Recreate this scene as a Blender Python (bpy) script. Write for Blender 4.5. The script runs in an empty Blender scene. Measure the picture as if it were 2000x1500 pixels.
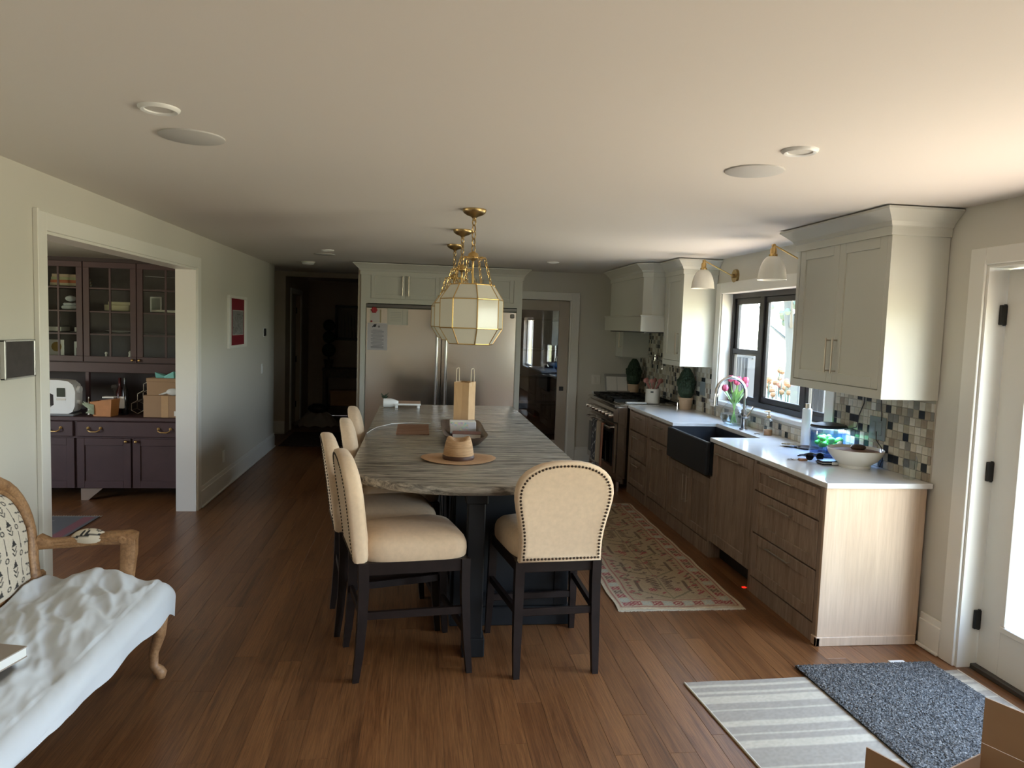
import bpy, bmesh, math, random
import numpy as np
from mathutils import Vector, Matrix
random.seed(7); RNG = np.random.default_rng(5)
S = bpy.context.scene; COL = S.collection
PI = math.pi; R = math.radians

# ------------------------------------------------------------ camera, sky, exposure
def setup_camera():
    f, yaw, pitch, roll = 1418.0, .1281, .0788, -.0329
    cy, sy, cp, sp = math.cos(yaw), math.sin(yaw), math.cos(pitch), math.sin(pitch)
    fwd = Vector((sy*cp, cy*cp, -sp)); right = Vector((cy, -sy, 0)); down = fwd.cross(right)
    c, s = math.cos(roll), math.sin(roll)
    r = c*right + s*down; d = -s*right + c*down
    cam = bpy.data.cameras.new('camera'); cam.sensor_width = 36; cam.lens = f/2000*36
    cam.clip_start = .05; cam.clip_end = 200
    o = bpy.data.objects.new('camera', cam); COL.objects.link(o)
    m = Matrix((r, -d, -fwd)).transposed().to_4x4(); m.translation = (0, 0, 1.7008)
    o.matrix_world = m; S.camera = o
setup_camera()

W = bpy.data.worlds.new('sky'); S.world = W; W.use_nodes = True
def setup_world(strength):
    nt = W.node_tree; nt.nodes.clear()
    out = nt.nodes.new('ShaderNodeOutputWorld'); bg = nt.nodes.new('ShaderNodeBackground')
    tc = nt.nodes.new('ShaderNodeTexCoord'); sep = nt.nodes.new('ShaderNodeSeparateXYZ')
    rp = nt.nodes.new('ShaderNodeValToRGB')
    mr = nt.nodes.new('ShaderNodeMapRange'); mr.inputs[1].default_value = -1; mr.inputs[2].default_value = 1
    nt.links.new(tc.outputs['Generated'], sep.inputs[0]); nt.links.new(sep.outputs[2], mr.inputs[0])
    nt.links.new(mr.outputs[0], rp.inputs[0]); nt.links.new(rp.outputs[0], bg.inputs[0]); nt.links.new(bg.outputs[0], out.inputs[0])
    e = rp.color_ramp.elements
    e[0].position = 0; e[0].color = (.68, .53, .44, 1)
    e[1].position = 1; e[1].color = (.50, .69, 1.04, 1)
    for p, c in ((.43, (.62, .55, .40)), (.49, (.50, .54, .34)), (.515, (.95, 1.0, .97)), (.62, (.70, .86, 1.05)), (.80, (.54, .72, 1.05))):
        a = e.new(p); a.color = (*c, 1)
    bg.inputs[1].default_value = strength
setup_world(2.5)
S.view_settings.view_transform = 'Standard'; S.view_settings.look = 'None'
S.view_settings.gamma = 1; S.view_settings.use_curve_mapping = False
S.view_settings.exposure = 3.2
S.cycles.max_bounces = 10; S.cycles.diffuse_bounces = 6; S.cycles.glossy_bounces = 4
S.cycles.transmission_bounces = 8; S.cycles.transparent_max_bounces = 12
S.cycles.sample_clamp_indirect = 6; S.cycles.caustics_reflective = False; S.cycles.caustics_refractive = False
S.cycles.use_denoising = True

def portal(name, loc, rot, sx, sy):                # window opening that guides the sky's light in
    l = bpy.data.lights.new(name, 'AREA'); l.shape = 'RECTANGLE'; l.size = sx; l.size_y = sy
    l.cycles.is_portal = True
    o = bpy.data.objects.new(name, l); COL.objects.link(o); o.location = loc; o.rotation_euler = rot
portal('kitchen_window_portal', (3.02, 5.66, 1.57), (0, R(90), 0), 1.05, 1.9)
portal('patio_door_portal', (3.02, 2.43, 1.1), (0, R(90), 0), 1.95, 1.85)
portal('side_window_portal', (3.02, -.75, 1.3), (0, R(90), 0), 1.3, 1.7)
portal('dining_room_portal', (-5.62, 4.0, 1.4), (0, R(-90), 0), 1.4, 1.8)

# ------------------------------------------------------------ mesh helpers
class B:
    def __init__(s): s.v = []; s.f = []; s.m = []
    def add(s, vs, fs, mi=0):
        o = len(s.v); s.v += [tuple(v) for v in vs]; s.f += [[i+o for i in f] for f in fs]; s.m += [mi]*len(fs); return s
    def box(s, x0, x1, y0, y1, z0, z1, b=0, mi=0):
        X = (min(x0, x1), max(x0, x1)); Y = (min(y0, y1), max(y0, y1)); Z = (min(z0, z1), max(z0, z1))
        if b <= 0:
            vs = [(X[i], Y[j], Z[k]) for i in (0, 1) for j in (0, 1) for k in (0, 1)]
            return s.add(vs, [[0, 1, 3, 2], [4, 6, 7, 5], [0, 4, 5, 1], [2, 3, 7, 6], [0, 2, 6, 4], [1, 5, 7, 3]], mi)
        b = min(b, (X[1]-X[0])*.45, (Y[1]-Y[0])*.45, (Z[1]-Z[0])*.45)
        vs = []
        def I(i, j, k, a): return ((i*2+j)*2+k)*3+a
        for i in (0, 1):
            for j in (0, 1):
                for k in (0, 1):
                    p = (X[i], Y[j], Z[k]); q = (X[i]+(b if i == 0 else -b), Y[j]+(b if j == 0 else -b), Z[k]+(b if k == 0 else -b))
                    vs += [(p[0], q[1], q[2]), (q[0], p[1], q[2]), (q[0], q[1], p[2])]
        fs = []
        for i in (0, 1): fs.append([I(i, 0, 0, 0), I(i, 1, 0, 0), I(i, 1, 1, 0), I(i, 0, 1, 0)])
        for j in (0, 1): fs.append([I(0, j, 0, 1), I(1, j, 0, 1), I(1, j, 1, 1), I(0, j, 1, 1)])
        for k in (0, 1): fs.append([I(0, 0, k, 2), I(1, 0, k, 2), I(1, 1, k, 2), I(0, 1, k, 2)])
        for j in (0, 1):
            for k in (0, 1): fs.append([I(0, j, k, 1), I(1, j, k, 1), I(1, j, k, 2), I(0, j, k, 2)])
        for i in (0, 1):
            for k in (0, 1): fs.append([I(i, 0, k, 0), I(i, 1, k, 0), I(i, 1, k, 2), I(i, 0, k, 2)])
        for i in (0, 1):
            for j in (0, 1): fs.append([I(i, j, 0, 0), I(i, j, 1, 0), I(i, j, 1, 1), I(i, j, 0, 1)])
        for i in (0, 1):
            for j in (0, 1):
                for k in (0, 1): fs.append([I(i, j, k, 0), I(i, j, k, 1), I(i, j, k, 2)])
        return s.add(vs, fs, mi)
    def loft(s, rings, cap=(True, True), close=True, mi=0):
        n = len(rings[0]); vs = [p for r in rings for p in r]; fs = []
        for a in range(len(rings)-1):
            for i in range(n if close else n-1):
                j = (i+1) % n; fs.append([a*n+i, a*n+j, (a+1)*n+j, (a+1)*n+i])
        if cap[0]: fs.append(list(range(n))[::-1])
        if cap[1]: fs.append([(len(rings)-1)*n+i for i in range(n)])
        return s.add(vs, fs, mi)
    def tube(s, pts, r, n=8, cap=True, mi=0, closed=False):
        pts = [Vector(p) for p in pts]; m = len(pts)
        rr = r if isinstance(r, (list, tuple)) else [r]*m
        rings = []; up = None
        for i, p in enumerate(pts):
            if closed: t = pts[(i+1) % m]-pts[i-1]
            else: t = pts[min(i+1, m-1)]-pts[max(i-1, 0)]
            t.normalize()
            if up is None:
                up = Vector((0, 0, 1)) if abs(t.z) < .9 else Vector((1, 0, 0))
            a = up-t*up.dot(t); a.normalize(); b = t.cross(a); up = a
            rings.append([p+(a*math.cos(2*PI*k/n)+b*math.sin(2*PI*k/n))*rr[i] for k in range(n)])
        if closed: rings.append(rings[0])
        return s.loft(rings, (cap and not closed, cap and not closed), True, mi)
    def cyl(s, p0, p1, r0, r1=None, n=16, mi=0): return s.tube([p0, p1], [r0, r0 if r1 is None else r1], n, True, mi)
    def lathe(s, prof, c, n=24, mi=0, cap=(True, True), sx=1, sy=1):
        rings = [[(c[0]+sx*r*math.cos(2*PI*k/n), c[1]+sy*r*math.sin(2*PI*k/n), c[2]+z) for k in range(n)] for r, z in prof]
        return s.loft(rings, cap, True, mi)
    def sph(s, c, r, n=12, m=8, sx=1, sy=1, sz=1, mi=0):
        return s.lathe([(max(r*math.sin(PI*i/m), r*.02), -sz*r*math.cos(PI*i/m)) for i in range(m+1)], c, n, mi, (True, True), sx, sy)
    def prism(s, poly, z0, z1, mi=0):
        return s.loft([[(x, y, z0) for x, y in poly], [(x, y, z1) for x, y in poly]], mi=mi)
    def grid(s, F, nu, nv, mi=0):
        vs = [F(i/nu, j/nv) for j in range(nv+1) for i in range(nu+1)]; w = nu+1
        return s.add(vs, [[j*w+i, j*w+i+1, (j+1)*w+i+1, (j+1)*w+i] for j in range(nv) for i in range(nu)], mi)
    def tf(s, M): s.v = [tuple(M @ Vector(v)) for v in s.v]; return s

def wm(o):
    return (wm(o.parent) @ o.matrix_parent_inverse @ o.matrix_basis) if o.parent else o.matrix_basis.copy()
def attach(o, p):
    o.parent = p; o.matrix_parent_inverse = wm(p).inverted()
def mesh(name, b, mats, smooth=None):
    me = bpy.data.meshes.new(name); me.from_pydata(b.v, [], b.f)
    for m in (mats if isinstance(mats, (list, tuple)) else [mats]): me.materials.append(m)
    if any(b.m): me.polygons.foreach_set('material_index', b.m)
    bm = bmesh.new(); bm.from_mesh(me); bmesh.ops.recalc_face_normals(bm, faces=bm.faces); bm.to_mesh(me); bm.free()
    if smooth:
        me.shade_smooth(); me.set_sharp_from_angle(angle=R(smooth))
    return me
def obj(name, b, mats, parent=None, smooth=None):
    me = b if isinstance(b, bpy.types.Mesh) else mesh(name, b, mats, smooth)
    o = bpy.data.objects.new(name, me); COL.objects.link(o)
    if parent is not None: attach(o, parent)
    return o
def tag(o, label=None, cat=None, group=None, kind=None):
    if label: o['label'] = label
    if cat: o['category'] = cat
    if group: o['group'] = group
    if kind: o['kind'] = kind
    return o
def thing(name, label, cat, loc=(0, 0, 0), group=None):
    o = bpy.data.objects.new(name, None); o.empty_display_size = .1; COL.objects.link(o); o.location = loc
    return tag(o, label, cat, group)
def solo(name, b, m, label, cat, group=None, smooth=None): return tag(obj(name, b, m, None, smooth), label, cat, group)
def struct(name, b, m, smooth=None): return tag(obj(name, b, m, None, smooth), kind='structure')
def struct_empty(name, loc):
    o = bpy.data.objects.new(name, None); COL.objects.link(o); o.location = loc; return tag(o, kind='structure')
def copy_tree(o, parent=None):
    c = o.copy(); COL.objects.link(c)
    if parent is not None: c.parent = parent; c.matrix_parent_inverse = o.matrix_parent_inverse.copy()
    for ch in [x for x in bpy.data.objects if x.parent == o]: copy_tree(ch, c)
    return c
def offset_poly(pts, d):           # pts counter-clockwise, d = outward distance per edge
    n = len(pts); L = []
    for i in range(n):
        a = Vector(pts[i]); b = Vector(pts[(i+1) % n]); t = (b-a).normalized(); nn = Vector((t.y, -t.x))
        L.append((a+nn*d[i], t))
    out = []
    for i in range(n):
        p, t = L[i-1]; q, u = L[i]
        den = t.x*u.y-t.y*u.x; w = q-p
        k = (w.x*u.y-w.y*u.x)/den if abs(den) > 1e-6 else 0
        out.append((p.x+t.x*k, p.y+t.y*k))
    return out

# ------------------------------------------------------------ materials
def M_(name):
    m = bpy.data.materials.new(name); m.use_nodes = True; nt = m.node_tree
    return m, nt, nt.nodes['Principled BSDF']
def N(nt, t, **k):
    n = nt.nodes.new(t)
    for a, b in k.items(): setattr(n, a, b)
    return n
def ramp(nt, src, stops):
    r = N(nt, 'ShaderNodeValToRGB'); e = r.color_ramp.elements
    e[0].position, e[0].color = stops[0][0], (*stops[0][1], 1); e[1].position, e[1].color = stops[-1][0], (*stops[-1][1], 1)
    for p, c in stops[1:-1]: q = e.new(p); q.color = (*c, 1)
    nt.links.new(src, r.inputs[0]); return r.outputs[0]
def coords(nt, scale, rand=False, space='Object', rot=(0, 0, 0)):
    tc = N(nt, 'ShaderNodeTexCoord'); mp = N(nt, 'ShaderNodeMapping'); mp.inputs['Scale'].default_value = scale; mp.inputs['Rotation'].default_value = rot
    src = tc.outputs[space]
    if space == 'World': pass
    if rand:
        oi = N(nt, 'ShaderNodeObjectInfo'); ge = N(nt, 'ShaderNodeNewGeometry')
        a = N(nt, 'ShaderNodeMath', operation='ADD'); nt.links.new(oi.outputs['Random'], a.inputs[0]); nt.links.new(ge.outputs['Random Per Island'], a.inputs[1])
        fr = N(nt, 'ShaderNodeMath', operation='FRACT'); nt.links.new(a.outputs[0], fr.inputs[0])
        ml = N(nt, 'ShaderNodeMath', operation='MULTIPLY'); nt.links.new(fr.outputs[0], ml.inputs[0]); ml.inputs[1].default_value = 53.
        va = N(nt, 'ShaderNodeVectorMath', operation='ADD'); nt.links.new(src, va.inputs[0]); nt.links.new(ml.outputs[0], va.inputs[1]); src = va.outputs[0]
        nt.links.new(src, mp.inputs[0]); return mp.outputs[0], fr.outputs[0]
    nt.links.new(src, mp.inputs[0]); return mp.outputs[0]
def noise(nt, vec, scale=5, detail=4, rough=.55, dist=0):
    n = N(nt, 'ShaderNodeTexNoise'); n.inputs['Scale'].default_value = scale; n.inputs['Detail'].default_value = detail
    n.inputs['Roughness'].default_value = rough; n.inputs['Distortion'].default_value = dist
    nt.links.new(vec, n.inputs['Vector']); return n.outputs['Fac']
def bump(nt, bs, h, strength, dist=.002):
    b = N(nt, 'ShaderNodeBump'); b.inputs['Strength'].default_value = strength; b.inputs['Distance'].default_value = dist
    nt.links.new(h, b.inputs['Height']); nt.links.new(b.outputs[0], bs.inputs['Normal'])
def mix(nt, fac, a, b, blend='MIX'):
    m = N(nt, 'ShaderNodeMix', data_type='RGBA', blend_type=blend)
    for s, v in ((0, fac), (6, a), (7, b)):
        if isinstance(v, (int, float)): m.inputs[s].default_value = v
        elif isinstance(v, tuple): m.inputs[s].default_value = (*v, 1)
        else: nt.links.new(v, m.inputs[s])
    return m.outputs[2]
def plain(name, c, rough=.5, metal=0, var=0, vs=8, bmp=0, bs_=200, spec=.5, coat=0, sheen=0, trans=0, ior=1.45, alpha=1):
    m, nt, p = M_(name)
    p.inputs['Base Color'].default_value = (*c, 1); p.inputs['Roughness'].default_value = rough; p.inputs['Metallic'].default_value = metal
    p.inputs['Specular IOR Level'].default_value = spec; p.inputs['Coat Weight'].default_value = coat; p.inputs['Coat Roughness'].default_value = .1
    p.inputs['Sheen Weight'].default_value = sheen; p.inputs['Transmission Weight'].default_value = trans; p.inputs['IOR'].default_value = ior
    p.inputs['Alpha'].default_value = alpha
    if var or bmp:
        v = coords(nt, (1, 1, 1))
        if var:
            f = noise(nt, v, vs, 4)
            nt.links.new(ramp(nt, f, [(.3, tuple(x*(1-var) for x in c)), (.7, tuple(min(1, x*(1+var)) for x in c))]), p.inputs['Base Color'])
        if bmp: bump(nt, p, noise(nt, v, bs_, 3), bmp)
    return m
def wood(name, dark, mid, light, scale=(30, 2, 30), rough=.4, rand=True, gscale=1, bmp=.15, coat=0, tint=.35, fine=.45):
    m, nt, p = M_(name)
    v, fr = coords(nt, scale, True)
    f1 = noise(nt, v, 1.1*gscale, 5, .6, 1.2)
    c = ramp(nt, f1, [(.30, dark), (.5, mid), (.70, light)])
    v2 = coords(nt, tuple(s*6 for s in scale)); f2 = noise(nt, v2, 1.5, 3, .6)
    c2 = mix(nt, fine, c, ramp(nt, f2, [(.35, (.35, .3, .27)), (.6, (1, 1, 1))]), 'MULTIPLY')
    if rand:
        c2 = mix(nt, tint, c2, ramp(nt, fr, [(0, (.42, .34, .30)), (.35, (.85, .82, .78)), (.7, (1.05, 1, .95)), (1, (1.35, 1.3, 1.2))]), 'MULTIPLY')
    nt.links.new(c2, p.inputs['Base Color']); p.inputs['Roughness'].default_value = rough
    p.inputs['Coat Weight'].default_value = coat; p.inputs['Coat Roughness'].default_value = .22
    if bmp: bump(nt, p, f2, bmp, .001)
    return m
def painted_mat(name, rough=.8, sheen=0):
    m, nt, p = M_(name); a = N(nt, 'ShaderNodeAttribute', attribute_name='Col')
    nt.links.new(a.outputs['Color'], p.inputs['Base Color']); p.inputs['Roughness'].default_value = rough; p.inputs['Sheen Weight'].default_value = sheen
    bump(nt, p, noise(nt, coords(nt, (1, 1, 1)), 400, 2), .25, .001)
    return m
def glass(name, tint=(1, 1, 1), refl=1.0, rough=0.0):
    m = bpy.data.materials.new(name); m.use_nodes = True; nt = m.node_tree; nt.nodes.clear()
    out = N(nt, 'ShaderNodeOutputMaterial'); mx = N(nt, 'ShaderNodeMixShader'); tr = N(nt, 'ShaderNodeBsdfTransparent'); gl = N(nt, 'ShaderNodeBsdfGlossy')
    lw = N(nt, 'ShaderNodeLayerWeight'); lw.inputs[0].default_value = .5
    pw = N(nt, 'ShaderNodeMath', operation='POWER'); pw.inputs[1].default_value = 5; nt.links.new(lw.outputs['Facing'], pw.inputs[0])
    ma = N(nt, 'ShaderNodeMath', operation='MULTIPLY_ADD'); ma.inputs[1].default_value = .92; ma.inputs[2].default_value = .04; nt.links.new(pw.outputs[0], ma.inputs[0])
    tr.inputs[0].default_value = (*tint, 1); gl.inputs['Roughness'].default_value = rough
    ml = N(nt, 'ShaderNodeMath', operation='MULTIPLY', use_clamp=True); ml.inputs[1].default_value = refl; nt.links.new(ma.outputs[0], ml.inputs[0])
    nt.links.new(ml.outputs[0], mx.inputs[0]); nt.links.new(tr.outputs[0], mx.inputs[1]); nt.links.new(gl.outputs[0], mx.inputs[2]); nt.links.new(mx.outputs[0], out.inputs[0])
    return m

m_wall = plain('wall_paint', (.60, .585, .53), .62, bmp=.06, bs_=260)
m_ceil = plain('ceiling_paint', (.74, .712, .68), .85, bmp=.04, bs_=200)
m_trim = plain('trim_paint', (.74, .735, .695), .38)
m_cab = plain('cabinet_paint', (.60, .605, .55), .36, bmp=.02, bs_=300)
m_oak = wood('cabinet_oak', (.26, .185, .14), (.36, .27, .21), (.43, .335, .265), (16, 16, 1.0), .45, True, 1, .1, 0, .2)
m_oakend_lit = wood('lit_end_panel_oak', (.50, .365, .26), (.56, .42, .305), (.60, .455, .335), (7, 7, .4), .42, False, 1, .03, 0, .3, .18)  # same oak as the fronts; light on the end is put into its colour
m_quartz = plain('white_quartz', (.72, .72, .71), .12, var=.03, vs=14)
m_steel = plain('stainless_steel', (.62, .575, .53), .17, 1)
m_steeld = plain('dark_steel', (.16, .155, .15), .35, 1)
m_chrome = plain('chrome', (.75, .75, .76), .06, 1)
m_brass = plain('brass', (.62, .42, .17), .28, 1)
m_abrass = plain('antique_brass', (.42, .30, .14), .35, 1)
m_pull = plain('champagne_pull', (.56, .50, .43), .3, 1)
m_black = plain('black_paint', (.012, .013, .014), .4)
m_isl = plain('island_black_paint', (.011, .012, .014), .5, spec=.3)
m_bglass = plain('black_glass', (.008, .008, .01), .06)
m_iron = plain('cast_iron', (.01, .01, .01), .55, 0, bmp=.2, bs_=150)
m_winfr = plain('black_window_frame', (.022, .020, .022), .4)
m_linen = plain('cream_linen', (.66, .50, .345), .85, var=.06, vs=40, bmp=.35, bs_=700, sheen=.15)
m_esp = plain('espresso_wood', (.014, .0085, .0075), .45, var=.25, vs=12, spec=.3)
m_nail = plain('bronze_nail', (.05, .035, .025), .35, 1)
m_hutch = plain('plum_brown_paint', (.062, .032, .032), .45, var=.1, vs=6)
m_hutchin = plain('hutch_interior', (.035, .022, .020), .6)
m_walnut = wood('carved_beech', (.20, .10, .045), (.36, .20, .095), (.46, .27, .14), (9, 9, 9), .5, False, 1, .2)
m_darkw = wood('dark_walnut', (.04, .022, .015), (.075, .045, .03), (.11, .07, .05), (20, 4, 20), .5, False)
m_white = plain('white_plastic', (.78, .80, .80), .3)
m_offw = plain('white_ceramic', (.74, .72, .66), .2)
m_paper = plain('paper', (.72, .70, .66), .8)
m_card = plain('cardboard', (.34, .215, .125), .8, var=.06, vs=5)
m_kraft = plain('kraft_paper', (.50, .32, .17), .75, var=.05, vs=12, bmp=.2, bs_=30)
m_tealp = plain('teal_tissue', (.22, .55, .52), .7)
m_glass = glass('clear_glass', (.97, .985, .98))
m_pane = glass('window_pane', (.97, .99, .98), .8)
m_dglass = glass('dark_door_glass', (.80, .80, .78), 2.2)
m_milk = None
def milk():
    m, nt, p = M_('milk_glass'); p.inputs['Base Color'].default_value = (.78, .77, .70, 1); p.inputs['Roughness'].default_value = .12
    tr = N(nt, 'ShaderNodeBsdfTranslucent'); tr.inputs[0].default_value = (.80, .80, .74, 1)
    mx = N(nt, 'ShaderNodeMixShader'); mx.inputs[0].default_value = .25
    o = nt.nodes['Material Output']; nt.links.new(p.outputs[0], mx.inputs[1]); nt.links.new(tr.outputs[0], mx.inputs[2]); nt.links.new(mx.outputs[0], o.inputs[0]); return m
m_milk = milk()
def oak_floor():
    m, nt, p = M_('oak_floor')
    v, fr = coords(nt, (9, .55, 9), True)
    f1 = noise(nt, v, 1.6, 6, .62, 1.6)
    c = ramp(nt, f1, [(.28, (.105, .042, .015)), (.45, (.185, .080, .030)), (.60, (.235, .108, .041)), (.74, (.165, .068, .025))])
    # cathedral growth rings: distorted bands running along the board
    wv = N(nt, 'ShaderNodeTexWave', wave_type='BANDS', bands_direction='X'); wv.inputs['Scale'].default_value = 5.5; wv.inputs['Distortion'].default_value = 9
    wv.inputs['Detail'].default_value = 2; wv.inputs['Detail Scale'].default_value = .7; nt.links.new(v, wv.inputs['Vector'])
    c = mix(nt, .30, c, ramp(nt, wv.outputs['Fac'], [(.05, (.36, .30, .26)), (.35, (1, 1, 1))]), 'MULTIPLY')
    v2 = coords(nt, (120, 3.5, 120)); f2 = noise(nt, v2, 1.5, 3, .6)
    c = mix(nt, .5, c, ramp(nt, f2, [(.38, (.40, .34, .30)), (.58, (1.08, 1.06, 1.04))]), 'MULTIPLY')
    c = mix(nt, .34, c, ramp(nt, fr, [(0, (.50, .36, .30)), (.35, (.85, .80, .76)), (.7, (1.1, 1.05, 1.0)), (1, (1.4, 1.32, 1.2))]), 'MULTIPLY')
    nt.links.new(c, p.inputs['Base Color']); p.inputs['Roughness'].default_value = .36; p.inputs['Coat Weight'].default_value = .15; p.inputs['Coat Roughness'].default_value = .25
    bump(nt, p, f2, .10, .001); return m
m_floor = oak_floor()
def granite():
    m, nt, p = M_('striated_granite')
    v = coords(nt, (1.3, 15, 15), rot=(0, 0, R(3)))
    f = noise(nt, v, 1.6, 8, .68, .8)
    c = ramp(nt, f, [(.28, (.035, .032, .028)), (.40, (.13, .12, .105)), (.48, (.27, .25, .22)), (.56, (.40, .37, .32)), (.63, (.20, .18, .155)), (.72, (.36, .32, .27))])
    v2 = coords(nt, (4, 40, 40)); f2 = noise(nt, v2, 1.4, 5, .7, .5)
    c = mix(nt, .55, c, ramp(nt, f2, [(.36, (.20, .18, .16)), (.50, (.95, .93, .9)), (.7, (1.4, 1.35, 1.28))]), 'MULTIPLY')
    nt.links.new(c, p.inputs['Base Color']); p.inputs['Roughness'].default_value = .25; return m
m_gran = granite()
def carpet_mat():
    m, nt, p = M_('grey_blue_pile')
    oi = N(nt, 'ShaderNodeNewGeometry')
    v = coords(nt, (1, 1, 1)); f = noise(nt, v, 90, 3, .8)
    c = ramp(nt, f, [(.30, (.018, .022, .03)), (.5, (.07, .08, .095)), (.68, (.24, .25, .27))])
    nt.links.new(c, p.inputs['Base Color']); p.inputs['Roughness'].default_value = .95; return m
m_pile = carpet_mat()
m_cloth = plain('skylit_white_cotton', (.64, .69, .75), .85, bmp=.12, bs_=500, sheen=.2)  # white cotton, with the blue of the skylight put into its colour
m_leaf = plain('topiary_green', (.022, .045, .024), .7, var=.4, vs=40)
m_terra = plain('pale_clay', (.50, .36, .24), .7, var=.06)
m_sinkm = plain('dark_granite_sink', (.022, .026, .034), .35)

# ------------------------------------------------------------ room shell
XL, XR, ZC, YB = -1.91, 2.8275, 2.40, 9.05
YR = -3.6
struct('floor', B().box(-6, 3.0, YR-.1, 14.5, -.12, -.006), m_floor)
b = B().box(-6, XR+.16, YR-.16, 14.5, ZC, ZC+.12)
struct('ceiling', b, m_ceil)
T = .16
b = B()
b.box(XL-T, XL, YR, 4.013, 0, ZC).box(XL-T, XL, 6.55, 9.93, 0, ZC).box(XL-T, XL, 4.013, 6.55, 2.11, ZC)
struct('wall_left', b, m_wall)
b = B()
b.box(XR, XR+T, YR, -1.6, 0, ZC).box(XR, XR+T, .1, 1.50, 0, ZC).box(XR, XR+T, -1.6, .1, 0, .65).box(XR, XR+T, -1.6, .1, 1.95, ZC).box(XR, XR+T, 1.5, 3.36, 2.095, ZC).box(XR, XR+T, 3.36, 4.72, 0, ZC)
b.box(XR, XR+T, 4.72, 6.60, 0, 1.04).box(XR, XR+T, 4.72, 6.60, 2.09, ZC).box(XR, XR+T, 6.60, 11.0, 0, ZC)
wall_right = struct('wall_right', b, m_wall)
b = B().box(1.893, XR, YB, YB+.12, 0, ZC).box(1.0, 1.893, YB, YB+.12, 2.05, ZC).box(-.72, 1.06, 9.45, 9.57, 0, ZC)
b.box(.96, 1.08, YB, 9.57, 0, ZC)
struct('wall_back', b, m_wall)
b = B().box(XL-T, XR+T, YR-T, YR, 0, ZC)
struct('wall_rear', b, m_wall)
# pantry behind the glass door
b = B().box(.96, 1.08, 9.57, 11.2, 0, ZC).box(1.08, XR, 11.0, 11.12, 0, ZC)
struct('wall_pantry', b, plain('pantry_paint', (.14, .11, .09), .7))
# dining room to the left
b = B().box(-6, XL-T, 7.50, 7.62, 0, ZC).box(-5.6, -5.5, 1.8, 3.1, 0, ZC).box(-5.6, -5.5, 4.9, 7.6, 0, ZC).box(-5.6, -5.5, 3.1, 4.9, 0, .8).box(-5.6, -5.5, 3.1, 4.9, 1.7, ZC)
b.box(-6, XL-T, 1.8, 1.95, 0, ZC)
struct('wall_dining', b, m_wall)
# hall beyond the kitchen
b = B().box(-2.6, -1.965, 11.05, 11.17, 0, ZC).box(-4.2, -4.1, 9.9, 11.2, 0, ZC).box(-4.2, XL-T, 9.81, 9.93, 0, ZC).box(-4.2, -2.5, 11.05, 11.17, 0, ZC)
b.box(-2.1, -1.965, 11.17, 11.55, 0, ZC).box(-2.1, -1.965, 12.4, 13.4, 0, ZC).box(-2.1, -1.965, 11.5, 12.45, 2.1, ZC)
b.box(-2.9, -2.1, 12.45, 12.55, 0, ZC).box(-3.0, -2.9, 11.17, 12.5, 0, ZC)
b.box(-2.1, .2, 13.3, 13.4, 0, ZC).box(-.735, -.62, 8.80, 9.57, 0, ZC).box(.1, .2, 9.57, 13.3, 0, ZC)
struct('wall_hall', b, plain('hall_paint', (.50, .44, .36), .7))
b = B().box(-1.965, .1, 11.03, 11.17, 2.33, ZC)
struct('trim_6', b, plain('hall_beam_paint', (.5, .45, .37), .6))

# trims
b = B().box(XL, XL+.018, 3.913, 4.013, 0, 2.203, .003).box(XL, XL+.018, 6.55, 6.645, 0, 2.203, .003).box(XL, XL+.018, 4.013, 6.55, 2.11, 2.203, .003)
b.box(XL, XL+.026, 3.905, 3.925, 0, 2.21, .003)
b.box(XL-T-.004, XL+.004, 6.535, 6.55, 0, 2.11).box(XL-T-.004, XL+.004, 4.013, 4.028, 0, 2.11).box(XL-T-.004, XL+.004, 4.028, 6.535, 2.095, 2.11)
struct('trim_1', b, m_trim)
def bboard(x0, x1, y0, y1, sx, sy):
    b = B()
    if sx: b.box(x0, x0+sx*.018, y0, y1, 0, .155, .004).box(x0, x0+sx*.012, y0, y1, .15, .19, .004).box(x0+sx*.016, x0+sx*.032, y0, y1, 0, .02, .006)
    else: b.box(x0, x1, y0, y0+sy*.018, 0, .155, .004).box(x0, x1, y0, y0+sy*.012, .15, .19, .004).box(x0, x1, y0+sy*.016, y0+sy*.032, 0, .02, .006)
    return b
b = bboard(XL, 0, 6.645, 9.93, 1, 0); b2 = bboard(XL, 0, YR, 3.905, 1, 0); b.add(b2.v, b2.f)
struct('baseboard_left', b, m_trim)
b = bboard(XR, 0, 3.463, 3.632, -1, 0); struct('baseboard_right', b, m_trim)
b = bboard(-2.3, -1.965, 11.05, 0, 0, -1); struct('baseboard_hall', b, m_trim)
b = bboard(1.996, 2.2, YB, 0, 0, -1); struct('baseboard_back', b, m_trim)
# patio door casing and jamb
b = B().box(XR-.018, XR, 3.36, 3.462, 0, 2.175, .003).box(XR-.018, XR, 1.40, 1.5, 0, 2.175, .003).box(XR-.018, XR, 1.5, 3.36, 2.09, 2.175, .003)
b.box(XR-.004, XR+T, 3.345, 3.36, 0, 2.09).box(XR-.004, XR+T, 1.5, 1.515, 0, 2.09).box(XR-.004, XR+T, 1.515, 3.345, 2.075, 2.09)
struct('trim_2', b, m_trim)
# back door casing
b = B().box(1.893, 1.994, YB-.02, YB, 0, 2.15, .003).box(1.06, 1.893, YB-.02, YB, 2.05, 2.15, .003).box(1.878, 1.893, YB-.004, YB+.12, 0, 2.05)
struct('trim_3', b, m_trim)
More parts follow.
